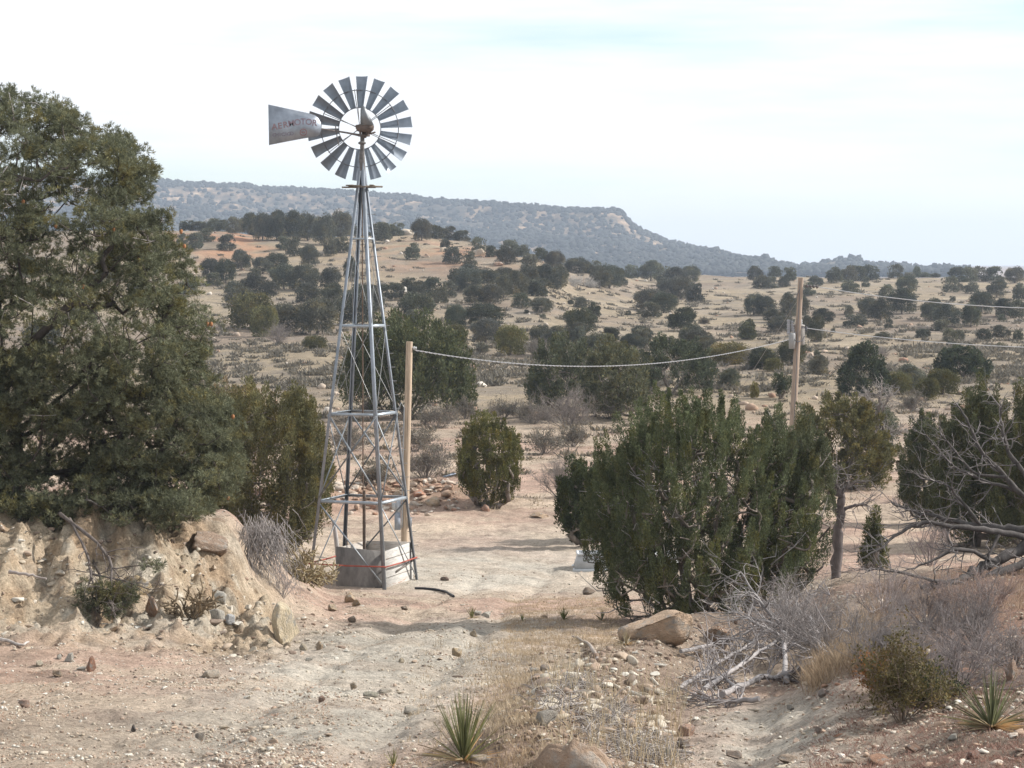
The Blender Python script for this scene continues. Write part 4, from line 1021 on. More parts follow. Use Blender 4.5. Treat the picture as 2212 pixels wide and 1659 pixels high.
jun('juniper', 1868, 858, 128, 112, 'ragged dark conifer with stepped top past the tall pole', (.060, .074, .045), 211, npads=110, per=130, leaf=.15, wid=.06, plen=.5, prad=.45, shape=lambda t, a: max(.2, 1.0 - .75 * t ** 1.3), up=.3, group=MJ)
jun('juniper', 2080, 815, 120, 62, 'large dark dome-shaped juniper near the photo edge beyond the flat', (.060, .074, .045), 212, npads=90, per=130, leaf=.17, wid=.07, plen=.5, prad=.42, shape=dome, up=.5, group=MJ)
jun('juniper', 2015, 1100, 165, 235, 'dark green pointed juniper left of the big clump at the edge', (.088, .098, .052), 213, Y=72, npads=210, per=320, leaf=.065, wid=.024, plen=.6, prad=.18, shape=egg2, up=.9, group=MJ)
jun('juniper', 2110, 1125, 245, 335, 'tall dark juniper of many spires with olive tips behind the dead branches', (.088, .096, .046), 214, Y=66, npads=380, per=320, leaf=.065, wid=.024, plen=.9, prad=.17, shape=lambda t, a: max(.16, 1.02 - .80 * t ** 2.4), up=.95, group=MJ)
jun('juniper', 2240, 1135, 230, 360, 'tallest olive-tipped juniper cut off by the photo edge', (.094, .100, .046), 215, Y=64, npads=330, per=320, leaf=.065, wid=.024, plen=.9, prad=.17, shape=lambda t, a: max(.16, 1.02 - .8 * t ** 2.4), up=.95, group=MJ)
jun('juniper', 2310, 1130, 180, 300, 'dark juniper standing beyond the photo edge', (.070, .082, .030), 216, Y=67, npads=110, per=150, leaf=.10, wid=.04, plen=.8, prad=.2, shape=egg2, up=.95, group=MJ)
jun('juniper', 1887, 1215, 62, 118, 'slim young juniper in the gap behind the fallen dead branches', (.105, .112, .05), 217, Y=52, npads=60, per=110, leaf=.06, wid=.024, plen=.35, prad=.10, shape=lambda t, a: max(.2, 1 - .8 * t), up=.9, group=MJ)
jun('juniper', 1688, 862, 42, 42, 'small dark twin-topped juniper left of the tall pole on the flat', (.055, .068, .035), 218, npads=30, per=110, leaf=.10, wid=.04, plen=.6, prad=.16, shape=egg2, up=.95, group=MJ)
# the big one in front
jun('juniper', 1490, 1352, 610, 500, 'biggest juniper right of centre, open ragged green crown with grey twigs showing', (.105, .122, .062), 220, Y=42.5, npads=760, per=390, leaf=.042, wid=.016, plen=.55, prad=.105, up=.85, twigs=210, twigc=(.40, .37, .36), d=4.4, inner=.08, zmin=.02, fill=.2,
    shape=lambda t, a: max(.10, (1 - (abs(t - .42) / .62) ** 2.0)) ** .6 * (.94 + .12 * math.sin(3 * a + 1)), group='junipers along the road', rbase=.12)
jun('juniper', 1705, 1345, 215, 410, 'right-hand stem of the big juniper clump, dense green and upright', (.108, .120, .068), 221, Y=43.5, npads=190, per=390, leaf=.042, wid=.016, plen=.55, prad=.11, up=.9, twigs=40, twigc=(.40, .37, .36), inner=.1, group='junipers along the road',
    shape=lambda t, a: max(.2, (1 - (abs(t - .55) / .52) ** 2.2)) ** .5)

# dead stub tree, half-dead grey tree, bare branches
def limb_thing(name, base, polys, label, cat, color, mat=M_BARK, n=7, twig=None, seed=0, twc=None):
    rng = np.random.default_rng(seed); base = np.asarray(base)
    t0 = thing(name, base, label, cat); mb = MB(); tb = MB()
    for P, r0, r1 in polys:
        P = np.array(P) - base
        # smooth the polyline and roughen it
        tt = np.linspace(0, 1, len(P)); ts = np.linspace(0, 1, len(P) * 4)
        S = np.stack([np.interp(ts, tt, P[:, i]) for i in range(3)], -1)
        S[1:-1] = (S[:-2] + S[1:-1] + S[2:]) / 3; S[1:-1] += rng.normal(0, r0 * .22, S[1:-1].shape)
        R = np.interp(ts, [0, 1], [r0, r1]) * rng.uniform(.85, 1.18, len(ts)); mb.tube(S, R, n)
        if twig:
            for k in range(twig):
                i = rng.integers(int(len(S) * .25), len(S)); d = unit(rng.normal(0, 1, 3) + unit(S[-1] - S[0]) * 1.1)
                L = rng.uniform(.18, .6); r_ = min(R[i] * .6, .014); m = 4; q = [S[i]]
                for j in range(m): d = unit(d + rng.normal(0, .22, 3)); q.append(q[-1] + d * L / m)
                tb.tube(q, np.linspace(r_, .003, m + 1), 3, cap=False)
                for e in range(3):
                    j = rng.integers(1, m + 1); d2 = unit(d + rng.normal(0, .6, 3)); tb.tube([q[j], q[j] + d2 * L * .25 + rng.normal(0, .015, 3), q[j] + d2 * L * .5], [r_ * .6, r_ * .4, .002], 3, cap=False)
    mb.build('trunk', mat, t0, True, color=color)
    if twig: tag(tb.build('twigs', M_TWIG, t0, color=twc or color), kind='stuff')
    return t0
Yd = 48.0
b = onground(*gx(1806, 1215, Yd))
def W_(u, v, Y): return at(u, v, Y)
limb_thing('dead_tree', b, [([b - [0, 0, .1], W_(1812, 1150, Yd), W_(1818, 1095, Yd), W_(1815, 1060, Yd)], .115, .07), ([W_(1812, 1115, Yd), W_(1800, 1085, Yd), W_(1792, 1050, Yd)], .06, .03), ([W_(1817, 1105, Yd), W_(1845, 1092, Yd), W_(1872, 1090, Yd)], .045, .02),
  ([W_(1815, 1062, Yd), W_(1840, 1045, Yd), W_(1870, 1040, Yd)], .03, .012), ([W_(1815, 1062, Yd), W_(1800, 1035, Yd), W_(1815, 1010, Yd)], .03, .012)], 'dark cut-off dead tree stub with short side limbs, right of the big juniper', 'tree', (.12, .10, .095), twig=10, seed=31, twc=(.18, .16, .15))
b = hit(1893, 985); Y = b[1]
limb_thing('bare_tree', b, [([b - [0, 0, .1], W_(1895, 950, Y), W_(1898, 905, Y), W_(1900, 870, Y), W_(1905, 835, Y)], .10, .04), ([b, W_(1880, 940, Y), W_(1862, 905, Y), W_(1840, 885, Y), W_(1815, 872, Y)], .08, .02), ([b, W_(1905, 945, Y), W_(1920, 935, Y), W_(1945, 932, Y)], .06, .02),
  ([W_(1898, 900, Y), W_(1915, 870, Y), W_(1925, 850, Y)], .05, .02), ([W_(1898, 900, Y), W_(1880, 870, Y), W_(1872, 850, Y)], .05, .02)], 'half-dead grey tree with slanting bare limb on the flat past the tall pole', 'tree', (.17, .145, .13), twig=60, seed=32, twc=(.33, .30, .28))
dome_ = hit(1893, 985)
jun('juniper', 1897, 925, 78, 110, 'sparse grey-green crown mixed into the half-dead grey tree', (.12, .13, .09), 233, Y=Y + .6, npads=70, per=70, leaf=.10, wid=.04, plen=.4, prad=.25, shape=egg2, up=.5, twigs=60, twigc=(.38, .35, .33))

# fallen dead tree at the right edge
Yf = 36.5
def R_(u, v, dy=0.0): return at(u, v, Yf + dy)
fb = onground(*gx(2260, 1160, Yf))
limb_thing('fallen_tree', fb, [
 ([R_(2290, 1150), R_(2212, 1180), R_(2150, 1212, -.3), R_(2110, 1235, -.5), R_(2050, 1262, -.9), R_(1990, 1270, -1.1)], .115, .03),
 ([R_(2290, 1130), R_(2205, 1145, .2), R_(2120, 1135, .3), R_(2040, 1120, .5), R_(1985, 1110, .6), R_(1925, 1085, .8)], .075, .012),
 ([R_(2230, 1165), R_(2160, 1150, -.2), R_(2090, 1140, -.4), R_(2010, 1128, -.5), R_(1960, 1140, -.6), R_(1900, 1185, -.8), R_(1850, 1215, -1)], .055, .010),
 ([R_(2280, 1120, .4), R_(2200, 1060, .5), R_(2150, 1010, .5), R_(2120, 975, .6), R_(2090, 905, .6), R_(2065, 870, .7)], .05, .012),
 ([R_(2260, 1080, .2), R_(2180, 985, .3), R_(2165, 930, .3), R_(2160, 870, .3)], .045, .012),
 ([R_(2200, 1060, .5), R_(2130, 1040, .7), R_(2060, 1010, .8), R_(2000, 940, .9)], .035, .010),
 ([R_(2170, 1030, .4), R_(2105, 1025, .4), R_(2050, 960, .5), R_(2035, 940, .5)], .025, .008),
 ([R_(2120, 1135, .3), R_(2080, 1085, .1), R_(2040, 1040, 0), R_(1990, 1035, 0)], .03, .008),
 ([R_(2150, 1212, -.3), R_(2070, 1180, -.6), R_(2010, 1215, -.8), R_(1950, 1235, -1)], .04, .010),
 ([R_(2050, 1262, -.9), R_(1960, 1240, -1.2), R_(1900, 1230, -1.4), R_(1850, 1232, -1.5)], .028, .008),
 ([R_(2160, 1150, -.2), R_(2120, 1230, -.5), R_(2100, 1300, -.8)], .03, .008),
 ([R_(2300, 1180, -.2), R_(2215, 1215, -.5), R_(2130, 1250, -.9), R_(2085, 1265, -1.2)], .09, .04),
], 'grey weathered fallen dead tree, its long bare branches reaching leftward', 'dead tree', (.088, .079, .075), twig=18, seed=41, twc=(.16, .145, .14))
limb_thing('dead_branch', hit(1600, 1420), [([R_(1780, 1400, -4.5), R_(1700, 1365, -4.4), R_(1640, 1300, -4.2), R_(1600, 1235, -4)], .035, .010), ([R_(1840, 1385, -5), R_(1740, 1370, -4.6), R_(1650, 1340, -4.4), R_(1590, 1330, -4.4)], .030, .010),
  ([R_(1790, 1430, -5), R_(1700, 1380, -5), R_(1630, 1345, -5), R_(1570, 1310, -4.8)], .03, .008)], 'pale bare branches leaning out in front of the big juniper foot', 'branch', (.26, .24, .235), M_TWIG, twig=22, seed=42)
Yw = 29.0
def D_(u, v, dy=0.0, up=.05):
    p = hit(u, v); return p + np.array([0, 0, up])
limb_thing('driftwood_pile', hit(1600, 1490), [
 ([D_(1455, 1503, up=.03), D_(1520, 1470, up=.10), D_(1600, 1440, up=.22), D_(1660, 1405, up=.32)], .032, .014), ([D_(1470, 1425, up=.1), D_(1530, 1420, up=.16), D_(1590, 1412, up=.22), D_(1650, 1430, up=.2)], .030, .013),
 ([D_(1520, 1500), D_(1590, 1465, up=.12), D_(1670, 1430, up=.25), D_(1740, 1400, up=.3)], .034, .017), ([D_(1560, 1510), D_(1640, 1480, up=.08), D_(1700, 1478, up=.1), D_(1760, 1455, up=.15), D_(1800, 1440, up=.15)], .038, .022),
 ([D_(1600, 1500), D_(1560, 1480, up=.1), D_(1510, 1490, up=.08)], .025, .010), ([D_(1700, 1480), D_(1690, 1420, up=.3), D_(1700, 1370, up=.5)], .035, .02), ([D_(1780, 1440), D_(1750, 1385, up=.35), D_(1640, 1375, up=.5)], .05, .02),
 ([D_(1640, 1520), D_(1560, 1528), D_(1500, 1510)], .03, .012)], 'tangled pile of silvery dead branches lying on the road edge', 'dead branches', (.27, .25, .245), M_TWIG, twig=40, seed=43, twc=(.26, .235, .23))
limb_thing('dead_stick', hit(1290, 1425), [([D_(1292, 1428, up=0), D_(1275, 1398, up=.02), D_(1255, 1388, up=.03), D_(1237, 1382, up=.05)], .030, .016), ([D_(1275, 1405, up=.02), D_(1255, 1408, up=.0)], .018, .012)], 'single bent grey stick poking up out of the dirt mound', 'stick', (.30, .255, .22), M_TWIG, seed=44)
limb_thing('dead_stick', hit(60, 1400), [([D_(-20, 1385, up=.05), D_(10, 1392, up=.06), D_(50, 1402, up=.05), D_(62, 1400, up=.08)], .030, .014)], 'thin grey stick lying on the ground below the bank at the left edge', 'stick', (.42, .38, .35), M_TWIG, seed=45)

# ------------------------------------------------------------------ the pine on the bank
rng = np.random.default_rng(77)
PINE_Y = 40.8
edge = np.array([(178, -60), (185, 0), (193, 50), (205, 95), (225, 150), (250, 200), (268, 235), (285, 262), (292, 300), (330, 330), (352, 345), (385, 335), (408, 325), (425, 350), (440, 385), (480, 398), (520, 408), (560, 415), (590, 432), (640, 445), (700, 468), (735, 470), (760, 452), (800, 455), (850, 485), (900, 515), (950, 538), (1000, 548), (1040, 535), (1080, 500), (1105, 470), (1130, 420), (1150, 340), (1165, 240)], float)
trunk_u, base_v = -10, 1115
pb = onground(*gx(-30, 1100, PINE_Y)); aP = mpp(PINE_Y)
pads = []
while len(pads) < 1350:
    v = rng.uniform(190, 1105); ue = np.interp(v, edge[:, 0], edge[:, 1]); lo = -330
    u = rng.uniform(lo, ue); uc_ = -60.0; half = max(60, ue - uc_)
    q = (u - uc_) / half
    dm = half * aP * .85 * math.sqrt(max(0, 1 - q * q))
    if u < uc_: dm = 440 * aP * .8 * math.sqrt(max(0, 1 - ((uc_ - u) / 470) ** 2))
    t = rng.uniform(-1, 1); y = PINE_Y + dm * t * (.55 if (t < 0 and v > 820) else (.8 if t < 0 else 1))
    # keep foliage mostly to the outside, leave the inside to limbs
    e = max(abs(q), abs(t))
    if rng.uniform() > .42 + .58 * e ** 2 + (.35 if v > 720 and t < 0 else 0): continue
    if v > 1060 and (y > PINE_Y + 1.2): continue
    ul = at(u, v, PINE_Y); pads.append((ul[0] - 22 * aP * (q > .85), y, ul[2] - 12 * aP))
for _k in range(330):
    v = rng.uniform(740, 1098); u = rng.uniform(-120, np.interp(v, edge[:, 0], edge[:, 1]) - 30); y = PINE_Y + rng.uniform(-1.7, 1.0); ul = at(u, v, PINE_Y); pads.append((ul[0], y, ul[2] - 8 * aP))
for _k in range(75):
    u = rng.uniform(-60, 445); v = rng.uniform(1075, 1125 + 30 * (u > 300)); y = rng.uniform(38.6, 39.8); pads.append(tuple(at(u, v, y)))
for _k in range(9):
    pads.append(tuple(at(rng.uniform(190, 275), rng.uniform(1262, 1318), 36.9)))
pads = np.array(pads)
low = np.array([at(230, 1300, 37.0), at(215, 1325, 36.9), at(250, 1320, 36.8), at(200, 1290, 37.1), at(300, 1240, 37.6), at(330, 1225, 37.8), at(260, 1205, 37.8), at(170, 1180, 38)])[[0, 1, 2, 3, 5]]
gap = lambda p: True
pads_all = np.vstack([pads, low])
P0 = pb
roots = [[P0 - [0, 0, .2], at(-25, 1000, PINE_Y), at(-5, 880, PINE_Y), at(5, 760, PINE_Y), at(0, 640, PINE_Y), at(-15, 520, PINE_Y), at(-20, 400, PINE_Y), at(-15, 300, PINE_Y)],
         [at(5, 800, PINE_Y), at(80, 730, PINE_Y - .4), at(160, 650, PINE_Y - .7), at(230, 590, PINE_Y - .9), at(280, 540, PINE_Y - 1)],
         [at(-10, 960, PINE_Y), at(80, 900, PINE_Y - .4), at(190, 810, PINE_Y - .8), at(260, 760, PINE_Y - 1), at(360, 710, PINE_Y - 1)],
         [at(-20, 1060, PINE_Y), at(120, 1020, PINE_Y - .5), at(260, 1000, PINE_Y - 1), at(380, 960, PINE_Y - 1), at(450, 960, PINE_Y - 1)],
         [P0, at(110, 1110, PINE_Y - .5), at(180, 1170, PINE_Y - 1.0), at(215, 1240, 37.6), at(225, 1290, 37.2)],
         [at(0, 660, PINE_Y), at(-120, 580, PINE_Y), at(-220, 520, PINE_Y)], [at(0, 860, PINE_Y), at(-130, 780, PINE_Y), at(-260, 730, PINE_Y)]]
brs = tree_skeleton(pads_all - P0, [[np.array(p) - P0 for p in r] for r in roots], rng, rbase=.15, sag=.08, rmin=.007)
pine = thing('pine_tree', P0, 'large pinyon pine with dense green crown spreading over the pale bank', 'pine tree')
mb = MB()
for P, R in brs: mb.tube(P, R, 7 if R[0] > .05 else (5 if R[0] > .02 else 3), cap=False)
mb.build('trunk', M_BARK, pine, True, color=(.085, .07, .06))
# each pad: a flattened puff of needle tufts
tc_, td_ = [], []
for p in pads_all - P0:
    n = int(rng.uniform(26, 38)); r = rng.uniform(.22, .38)
    d = sph(n, rng); d[:, 2] = d[:, 2] * .7 + .25
    tc_.append(p + d * r * rng.uniform(.5, 1.0, (n, 1)) * np.array([1, 1, .75])); td_.append(unit(d + np.array([0, 0, .45])))
tc_ = np.vstack(tc_); td_ = np.vstack(td_); per = 17
k = np.repeat(np.arange(len(tc_)), per)
D = unit(td_[k] * .75 + sph(len(k), rng) * .75)
V, Q = leaves(tc_[k] - td_[k] * .02 + rng.normal(0, .012, (len(k), 3)), D, rng.uniform(.06, .095, len(k)), rng.uniform(.008, .013, len(k)), rng)
obj('crown', mesh('crown', V, Q, M_PINE), pine, color=(.132, .140, .086))
mb = MB()
for kk in range(260):
    p = pads_all[rng.integers(len(pads))] - P0; d = unit(rng.normal(0, 1, 3) + np.array([.3, 0, -.1])); L = rng.uniform(.2, .6)
    mb.tube([p - d * L * .6, p + rng.normal(0, .04, 3), p + d * L * .5], [.010, .008, .003], 3, cap=False)
tag(mb.build('dead_twigs', M_TWIG, pine, color=(.36, .33, .31)), kind='stuff')
cn = [(398 // 1.85, 500), (246, 376), (468, 682), (40, 428), (248, 480), (122, 486), (600, 860), (970, 970)]
for (u, v) in [(398, 500), (246, 496), (468, 532), (50, 436), (120, 488), (805, 700), (448, 700), (545, 900), (300, 560), (180, 620), (510, 1075)]:
    uu = min(u, np.interp(v, edge[:, 0], edge[:, 1]) - 12); p = at(uu, v, PINE_Y - 1.2 if uu < 250 else PINE_Y - .35) - P0
    V0, T0 = IC1; o = mesh('cone', V0 * np.array([.032, .032, .04]) * (1 + .12 * np.sin(np.arange(len(V0)) * 2.3))[:, None], T0, M_RUST); obj('pine_cone', o, pine, loc=p, color=(.28, .13, .06))
# ------------------------------------------------------------------ shrubs, cactus, yucca, grass
GB = 'grey leafless brush on the slope by the road'
dead_shrub('bare_shrub', 1800, 1420, 240, 190, 'wide grey-purple leafless shrub between big juniper and dry grass', 301, (.235, .21, .20), 30, 3, 4, r0=.008, group=GB, spread=1.0, up=.45)
dead_shrub('bare_shrub', 1700, 1395, 190, 150, 'grey brush mass below the pale leaning branches', 302, (.225, .20, .19), 26, 3, 4, r0=.008, group=GB, spread=1.0, up=.35)
dead_shrub('bare_shrub', 2060, 1500, 250, 185, 'wide dark grey bare shrub behind the autumn-coloured bush', 303, (.22, .19, .185), 32, 3, 4, r0=.007, group=GB, spread=1.0, up=.5)
dead_shrub('bare_shrub', 2190, 1440, 200, 130, 'grey bare shrub at the right edge above the yucca', 304, (.235, .205, .195), 22, 3, 4, r0=.007, group=GB, spread=1.0, up=.45)
dead_shrub('bare_shrub', 1905, 1330, 190, 130, 'thin bare shrub just under the fallen dead tree', 305, (.30, .25, .235), 20, 3, 3, r0=.008, group=GB, spread=.9, up=.5)
dead_shrub('bare_shrub', 2130, 1330, 190, 120, 'reddish-grey bare shrub beneath the fallen tree trunk', 306, (.28, .21, .185), 20, 3, 4, r0=.008, group=GB, spread=.9, up=.5)
dead_shrub('bare_shrub', 2185, 1165, 170, 150, 'tangled grey bare shrub in front of the tall spired junipers', 307, (.27, .235, .23), 22, 3, 4, r0=.010, group=GB, spread=.9, up=.6)
dead_shrub('bare_shrub', 1960, 1085, 70, 75, 'small grey-brown bare shrub left of the dark pointed juniper', 308, (.26, .22, .21), 16, 3, 3, Y=74)
dead_shrub('bare_shrub', 2010, 1180, 120, 110, 'bare upright shrub in the gap under the spired junipers', 309, (.25, .21, .20), 18, 3, 3, Y=55, up=.9)
dead_shrub('autumn_bush', 1950, 1560, 150, 190, 'low bush with mixed green and orange leaves on the right bank', 310, (.22, .17, .13), 20, 3, 3, r0=.008, leafn=5200, leafc=(.125, .105, .045), cat='bush', leaf=.035, up=1.0, spread=.75)
dead_shrub('autumn_bush', 1985, 1530, 110, 120, 'dark green leafy bush tucked against the autumn-coloured one', 311, (.20, .16, .13), 20, 3, 3, r0=.008, leafn=7000, leafc=(.055, .075, .03), cat='bush', leaf=.035, up=.8)
dead_shrub('autumn_bush', 1885, 1500, 50, 90, 'small orange leaved sprig on the dirt bank', 312, (.25, .15, .09), 10, 2, 3, r0=.006, leafn=1200, leafc=(.26, .12, .04), cat='bush', leaf=.035, up=.9)
dead_shrub('sagebrush', 1550, 1392, 55, 36, 'low rusty orange plant at the foot of the darker boulder', 313, (.28, .16, .08), 14, 2, 3, r0=.004, leafn=700, leafc=(.30, .14, .05), cat='plant', leaf=.03)
dead_shrub('bare_shrub', 1900, 1450, 190, 140, 'dark grey bare brush between the golden grass and the mossy rock', 314, (.19, .17, .165), 26, 3, 4, r0=.007, group=GB, spread=1.0, up=.5)
dead_shrub('bare_shrub', 2110, 1400, 230, 150, 'dense grey bare brush halfway between fallen tree and right-hand yucca', 315, (.19, .168, .162), 30, 3, 4, r0=.007, group=GB, spread=1.0, up=.5)
dead_shrub('bare_shrub', 2000, 1345, 190, 110, 'low grey bare brush just below the fallen tree tips', 316, (.22, .185, .175), 24, 3, 4, r0=.007, group=GB, spread=1.0, up=.45)
# left side
dead_shrub('bare_shrub', 555, 1155, 120, 85, 'grey dead shrub on the bank end right of the pine', 320, (.32, .29, .285), 20, 3, 4, r0=.008, Y=43.5, spread=.9)
# hanging root mass down the bank end
mb = MB(); rg = np.random.default_rng(9); hb = at(565, 1150, 42.8)
for k in range(240):
    p = at(rg.uniform(530, 605), rg.uniform(1120, 1180), 42.6) + rg.normal(0, .12, 3) - hb; L = rg.uniform(.5, 1.25)
    d = np.array([rg.normal(.16, .42), rg.normal(-.45, .3), -1.0]); q = [p]
    for j in range(5): d = unit(d + rg.normal(0, .14, 3)); q.append(q[-1] + d * L / 5)
    mb.tube(q, np.linspace(.007, .002, 6), 3, cap=False)
tag(mb.build('hanging_roots', M_TWIG, loc=hb, color=(.28, .255, .245)), 'mat of grey dead stems hanging down the end of the bank behind the standing rock', 'dead plant')
dead_shrub('bare_shrub', 610, 1290, 60, 60, 'small grey tangle at the foot of the hanging dead stems', 321, (.30, .27, .26), 14, 2, 4, r0=.006)
def cholla(u, v, w, h, label, color, seed, Y=None, droop=0.0, thick=.028, n=9, depth=3, name='cholla_cactus'):
    p0 = hit(u, v) if Y is None else onground(*gx(u, v, Y)); a = mpp(p0[1]); rg = np.random.default_rng(seed); mb = MB()
    def go(p, d, L, r, lev):
        m = 5; q = [p]
        for j in range(m): d = unit(d + rg.normal(0, .16, 3) + np.array([0, 0, -droop * .12])); q.append(q[-1] + d * L / m)
        mb.tube(q, np.array([r, r * 1.1, r * .95, r * 1.08, r * .9, r * .6]), 7)
        if lev:
            for e in range(rg.integers(2, 4)):
                j = rg.integers(2, m + 1); go(q[j], unit(d + rg.normal(0, .75, 3)), L * rg.uniform(.55, .85), r * .85, lev - 1)
    for k in range(n):
        an = rg.uniform(0, 6.28); d = unit(np.array([math.cos(an) * .8 * w / h, math.sin(an) * .5, rg.uniform(.5, 1.2)])); go(np.array([0, 0, -.04]), d, h * a * .42, thick, depth)
    t = mb.build(name, M_BARK, loc=p0, color=color); return tag(t, label, 'cactus')
cholla(655, 1208, 90, 110, 'bristly tan cholla cactus left of the windmill, full of short branches', (.27, .22, .13), 401, Y=48.5, thick=.016, n=16, depth=3)
cholla(690, 1235, 50, 70, 'smaller bristly cholla against the left side of the well box', (.26, .21, .13), 402, Y=52, thick=.016, n=10, depth=3)
cholla(412, 1322, 105, 110, 'dark leafless cholla skeleton with crooked arms against the pale bank', (.19, .145, .095), 403, Y=36.9, thick=.020, n=7, depth=3)
def yucca(u, v, w, h, label, n, seed, color=(.16, .17, .06), dry=.25, name='yucca', wd=.008):
    p0 = hit(u, v); a = mpp(p0[1]); rg = np.random.default_rng(seed); mb = MB(); md = MB()
    for k in range(n):
        isdry = rg.uniform() < dry; an = rg.uniform(0, 6.28); el = abs(rg.normal(0, .50 if seed != 502 else .85)) if not isdry else rg.uniform(1.0, 1.5)
        d = np.array([math.cos(an) * math.sin(el), math.sin(an) * math.sin(el), math.cos(el)]); L = h * a * rg.uniform(.75, 1.12) * (1 if not isdry else .75)
        s = unit(np.cross(d, rg.normal(size=3))); r = rg.uniform(.7, 1.2) * wd
        bend = np.array([0, 0, -.12 * L * math.sin(el)])
        ts = np.array([0, .25, .5, .75, 1.0]); ws = np.array([.9, 1.0, .8, .5, .03]) * r
        C_ = np.outer(ts, d * L) + np.outer(ts ** 2, bend); nn = unit(np.cross(d, s)) * .0035
        V = np.vstack([C_ - s * ws[:, None], C_ + nn, C_ + s * ws[:, None]]); m = 5
        Q = [(i, i + 1, m + i + 1, m + i) for i in range(4)] + [(m + i, m + i + 1, 2 * m + i + 1, 2 * m + i) for i in range(4)]
        (md if isdry else mb).add(V, Q=Q)
    t = thing(name, p0, label, 'yucca', 'spiky yucca plants')
    mb.build('blades', M_DRY, t, color=color)
    if md.V: md.build('dry_blades', M_DRY, t, color=(.36, .28, .17))
    return t
yucca(1002, 1645, 130, 145, 'large green spiky yucca at the bottom edge near the centre', 130, 501, (.18, .19, .085), .3)
yucca(2142, 1578, 170, 125, 'spiky yucca on the reddish slope at the lower right edge', 150, 502, (.16, .17, .09), .4, wd=.009)
yucca(1218, 1340, 24, 28, 'small green yucca left of two on the tan flat by the big juniper', 40, 503, (.15, .17, .06), .1)
yucca(1300, 1342, 20, 24, 'tiny yucca tuft closest to the big juniper foot', 26, 504, (.15, .16, .07), .15)
yucca(1020, 1336, 26, 26, 'small dull yucca beside pale stones in the middle of the track', 30, 505, (.19, .18, .08), .3)
yucca(1128, 1342, 16, 16, 'tiniest green yucca sprig on the road in front of the windmill flat', 18, 506, (.17, .18, .07), .1)
yucca(850, 1656, 90, 40, 'low sparse yucca tuft at the bottom edge left of the large one', 14, 507, (.24, .23, .11), .3)
yucca(1352, 1395, 60, 42, 'dry straw-coloured yucca left of the big pale boulder', 40, 508, (.34, .28, .18), .6)

# mid distance grey brush, each its own
SB = 'grey scrub on the flat behind the windmill'
for i, (u, v, w, h, lab) in enumerate([(920, 1035, 85, 85, 'rounded grey scrub right of the short pole with reddish base'), (895, 975, 60, 60, 'grey scrub touching the right side of the short pole'), (945, 925, 95, 55, 'low grey scrub under the very broad dark juniper, right part'), (1005, 905, 80, 45, 'low grey scrub right of the very broad dark juniper'), (1085, 905, 90, 50, 'grey scrub left of the junipers under the cable'), (1150, 915, 80, 55, 'grey scrub at the left foot of the junipers under the cable'),
    (1228, 925, 90, 90, 'tall bare grey scrub in front of the big dark cable juniper'), (1238, 965, 60, 50, 'round grey scrub on open sand left of the big juniper top'), (1175, 980, 45, 55, 'sparse spiky grey scrub alone on open sand'), (1320, 905, 110, 60, 'grey scrub below the grey-green juniper under the cable'), (800, 905, 90, 45, 'grey scrub seen through the windmill legs'), (755, 975, 100, 70, 'grey-brown scrub behind the left windmill legs'), (800, 1050, 130, 50, 'low reddish brush on the rocky berm behind the windmill'), (640, 1075, 100, 45, 'low brush on the rocky berm left of the windmill'),
    (600, 745, 60, 50, 'thin pale bare scrub on the slope right of the pine'), (1975, 890, 95, 45, 'round grey scrub on the flat right of the half-dead tree'), (1240, 620, 40, 26, 'pale whitish bare shrub on the hill among dark junipers'), (1275, 622, 44, 24, 'second pale bare shrub on the hill, right of the whitish one'), (1905, 775, 22, 26, 'small pinkish bare shrub alone on the tan flat beyond the pole'), (1520, 700, 30, 14, 'low grey scrub on the open slope left of the tall pole'), (1630, 790, 30, 40, 'upright grey-green scrub left of the tall pole'), (1160, 770, 60, 40, 'grey scrub on the slope above the cable start'), (1210, 1075, 60, 90, 'dead bare sapling left of the dark upright juniper')]):
    pale_ = 'whitish' in lab or 'second pale' in lab
    dead_shrub('scrub', u, v, w, h, lab, 330 + i, (.42, .40, .38) if pale_ else (.22, .19, .175), 26 if not pale_ else 34, 3, 4, leafn=0 if ('bare' in lab or pale_) else 2600, leafc=(.155, .145, .115), group=SB, leaf=.07 if v > 700 else .1, spread=.95, up=.45)

# ------------------------------------------------------------------ rocks
TAN, WHT, REDB, GRY, BRN = (.50, .39, .26), (.58, .54, .47), (.36, .20, .135), (.42, .38, .33), (.28, .22, .17)
rock(612, 1394, 72, 108, 'tall pointed tan boulder standing upright beside the track', (.62, .52, .37), 611, big=True, sink=.22, depth=.42, cat='boulder', name='boulder', rz=.3)
# give the standing boulder its point
sb = bpy.context.scene.collection.objects[-1]
for vv in sb.data.vertices:
    t = (vv.co.z + .9) / 1.8; vv.co.x *= 1.15 - .62 * max(0, t) ** 1.3; vv.co.y *= 1.1 - .5 * max(0, t); vv.co.x += .18 * t
rock(1440, 1396, 182, 80, 'broad pale tan boulder with sloping top in front of the big juniper', (.52, .38, .27), 620, big=True, depth=.9, cat='boulder', name='boulder', rz=-.1)
rock(1547, 1398, 66, 46, 'darker rough boulder right of the broad pale one', (.26, .18, .125), 621, big=True, cat='boulder', name='boulder')
sbp = hit(1236, 1668); sa = mpp(sbp[1]); mb = MB()
out_ = [(u_, v_ - 14) for u_, v_ in [(1140, 1690), (1158, 1656), (1168, 1640), (1182, 1624), (1203, 1622), (1223, 1627), (1229, 1618), (1236, 1611), (1248, 1616), (1260, 1624), (1284, 1627), (1300, 1640), (1316, 1658), (1330, 1690)]]
for (y0, y1, sc_, dz) in ((-.16, .02, .93, -.03), (.0, .34, 1.0, 0), (.33, .55, .9, -.05)):
    mb.prism([((u - 1236) * sa * sc_, (1668 - v) * sa * sc_ + dz) for u, v in out_], y0, y1)
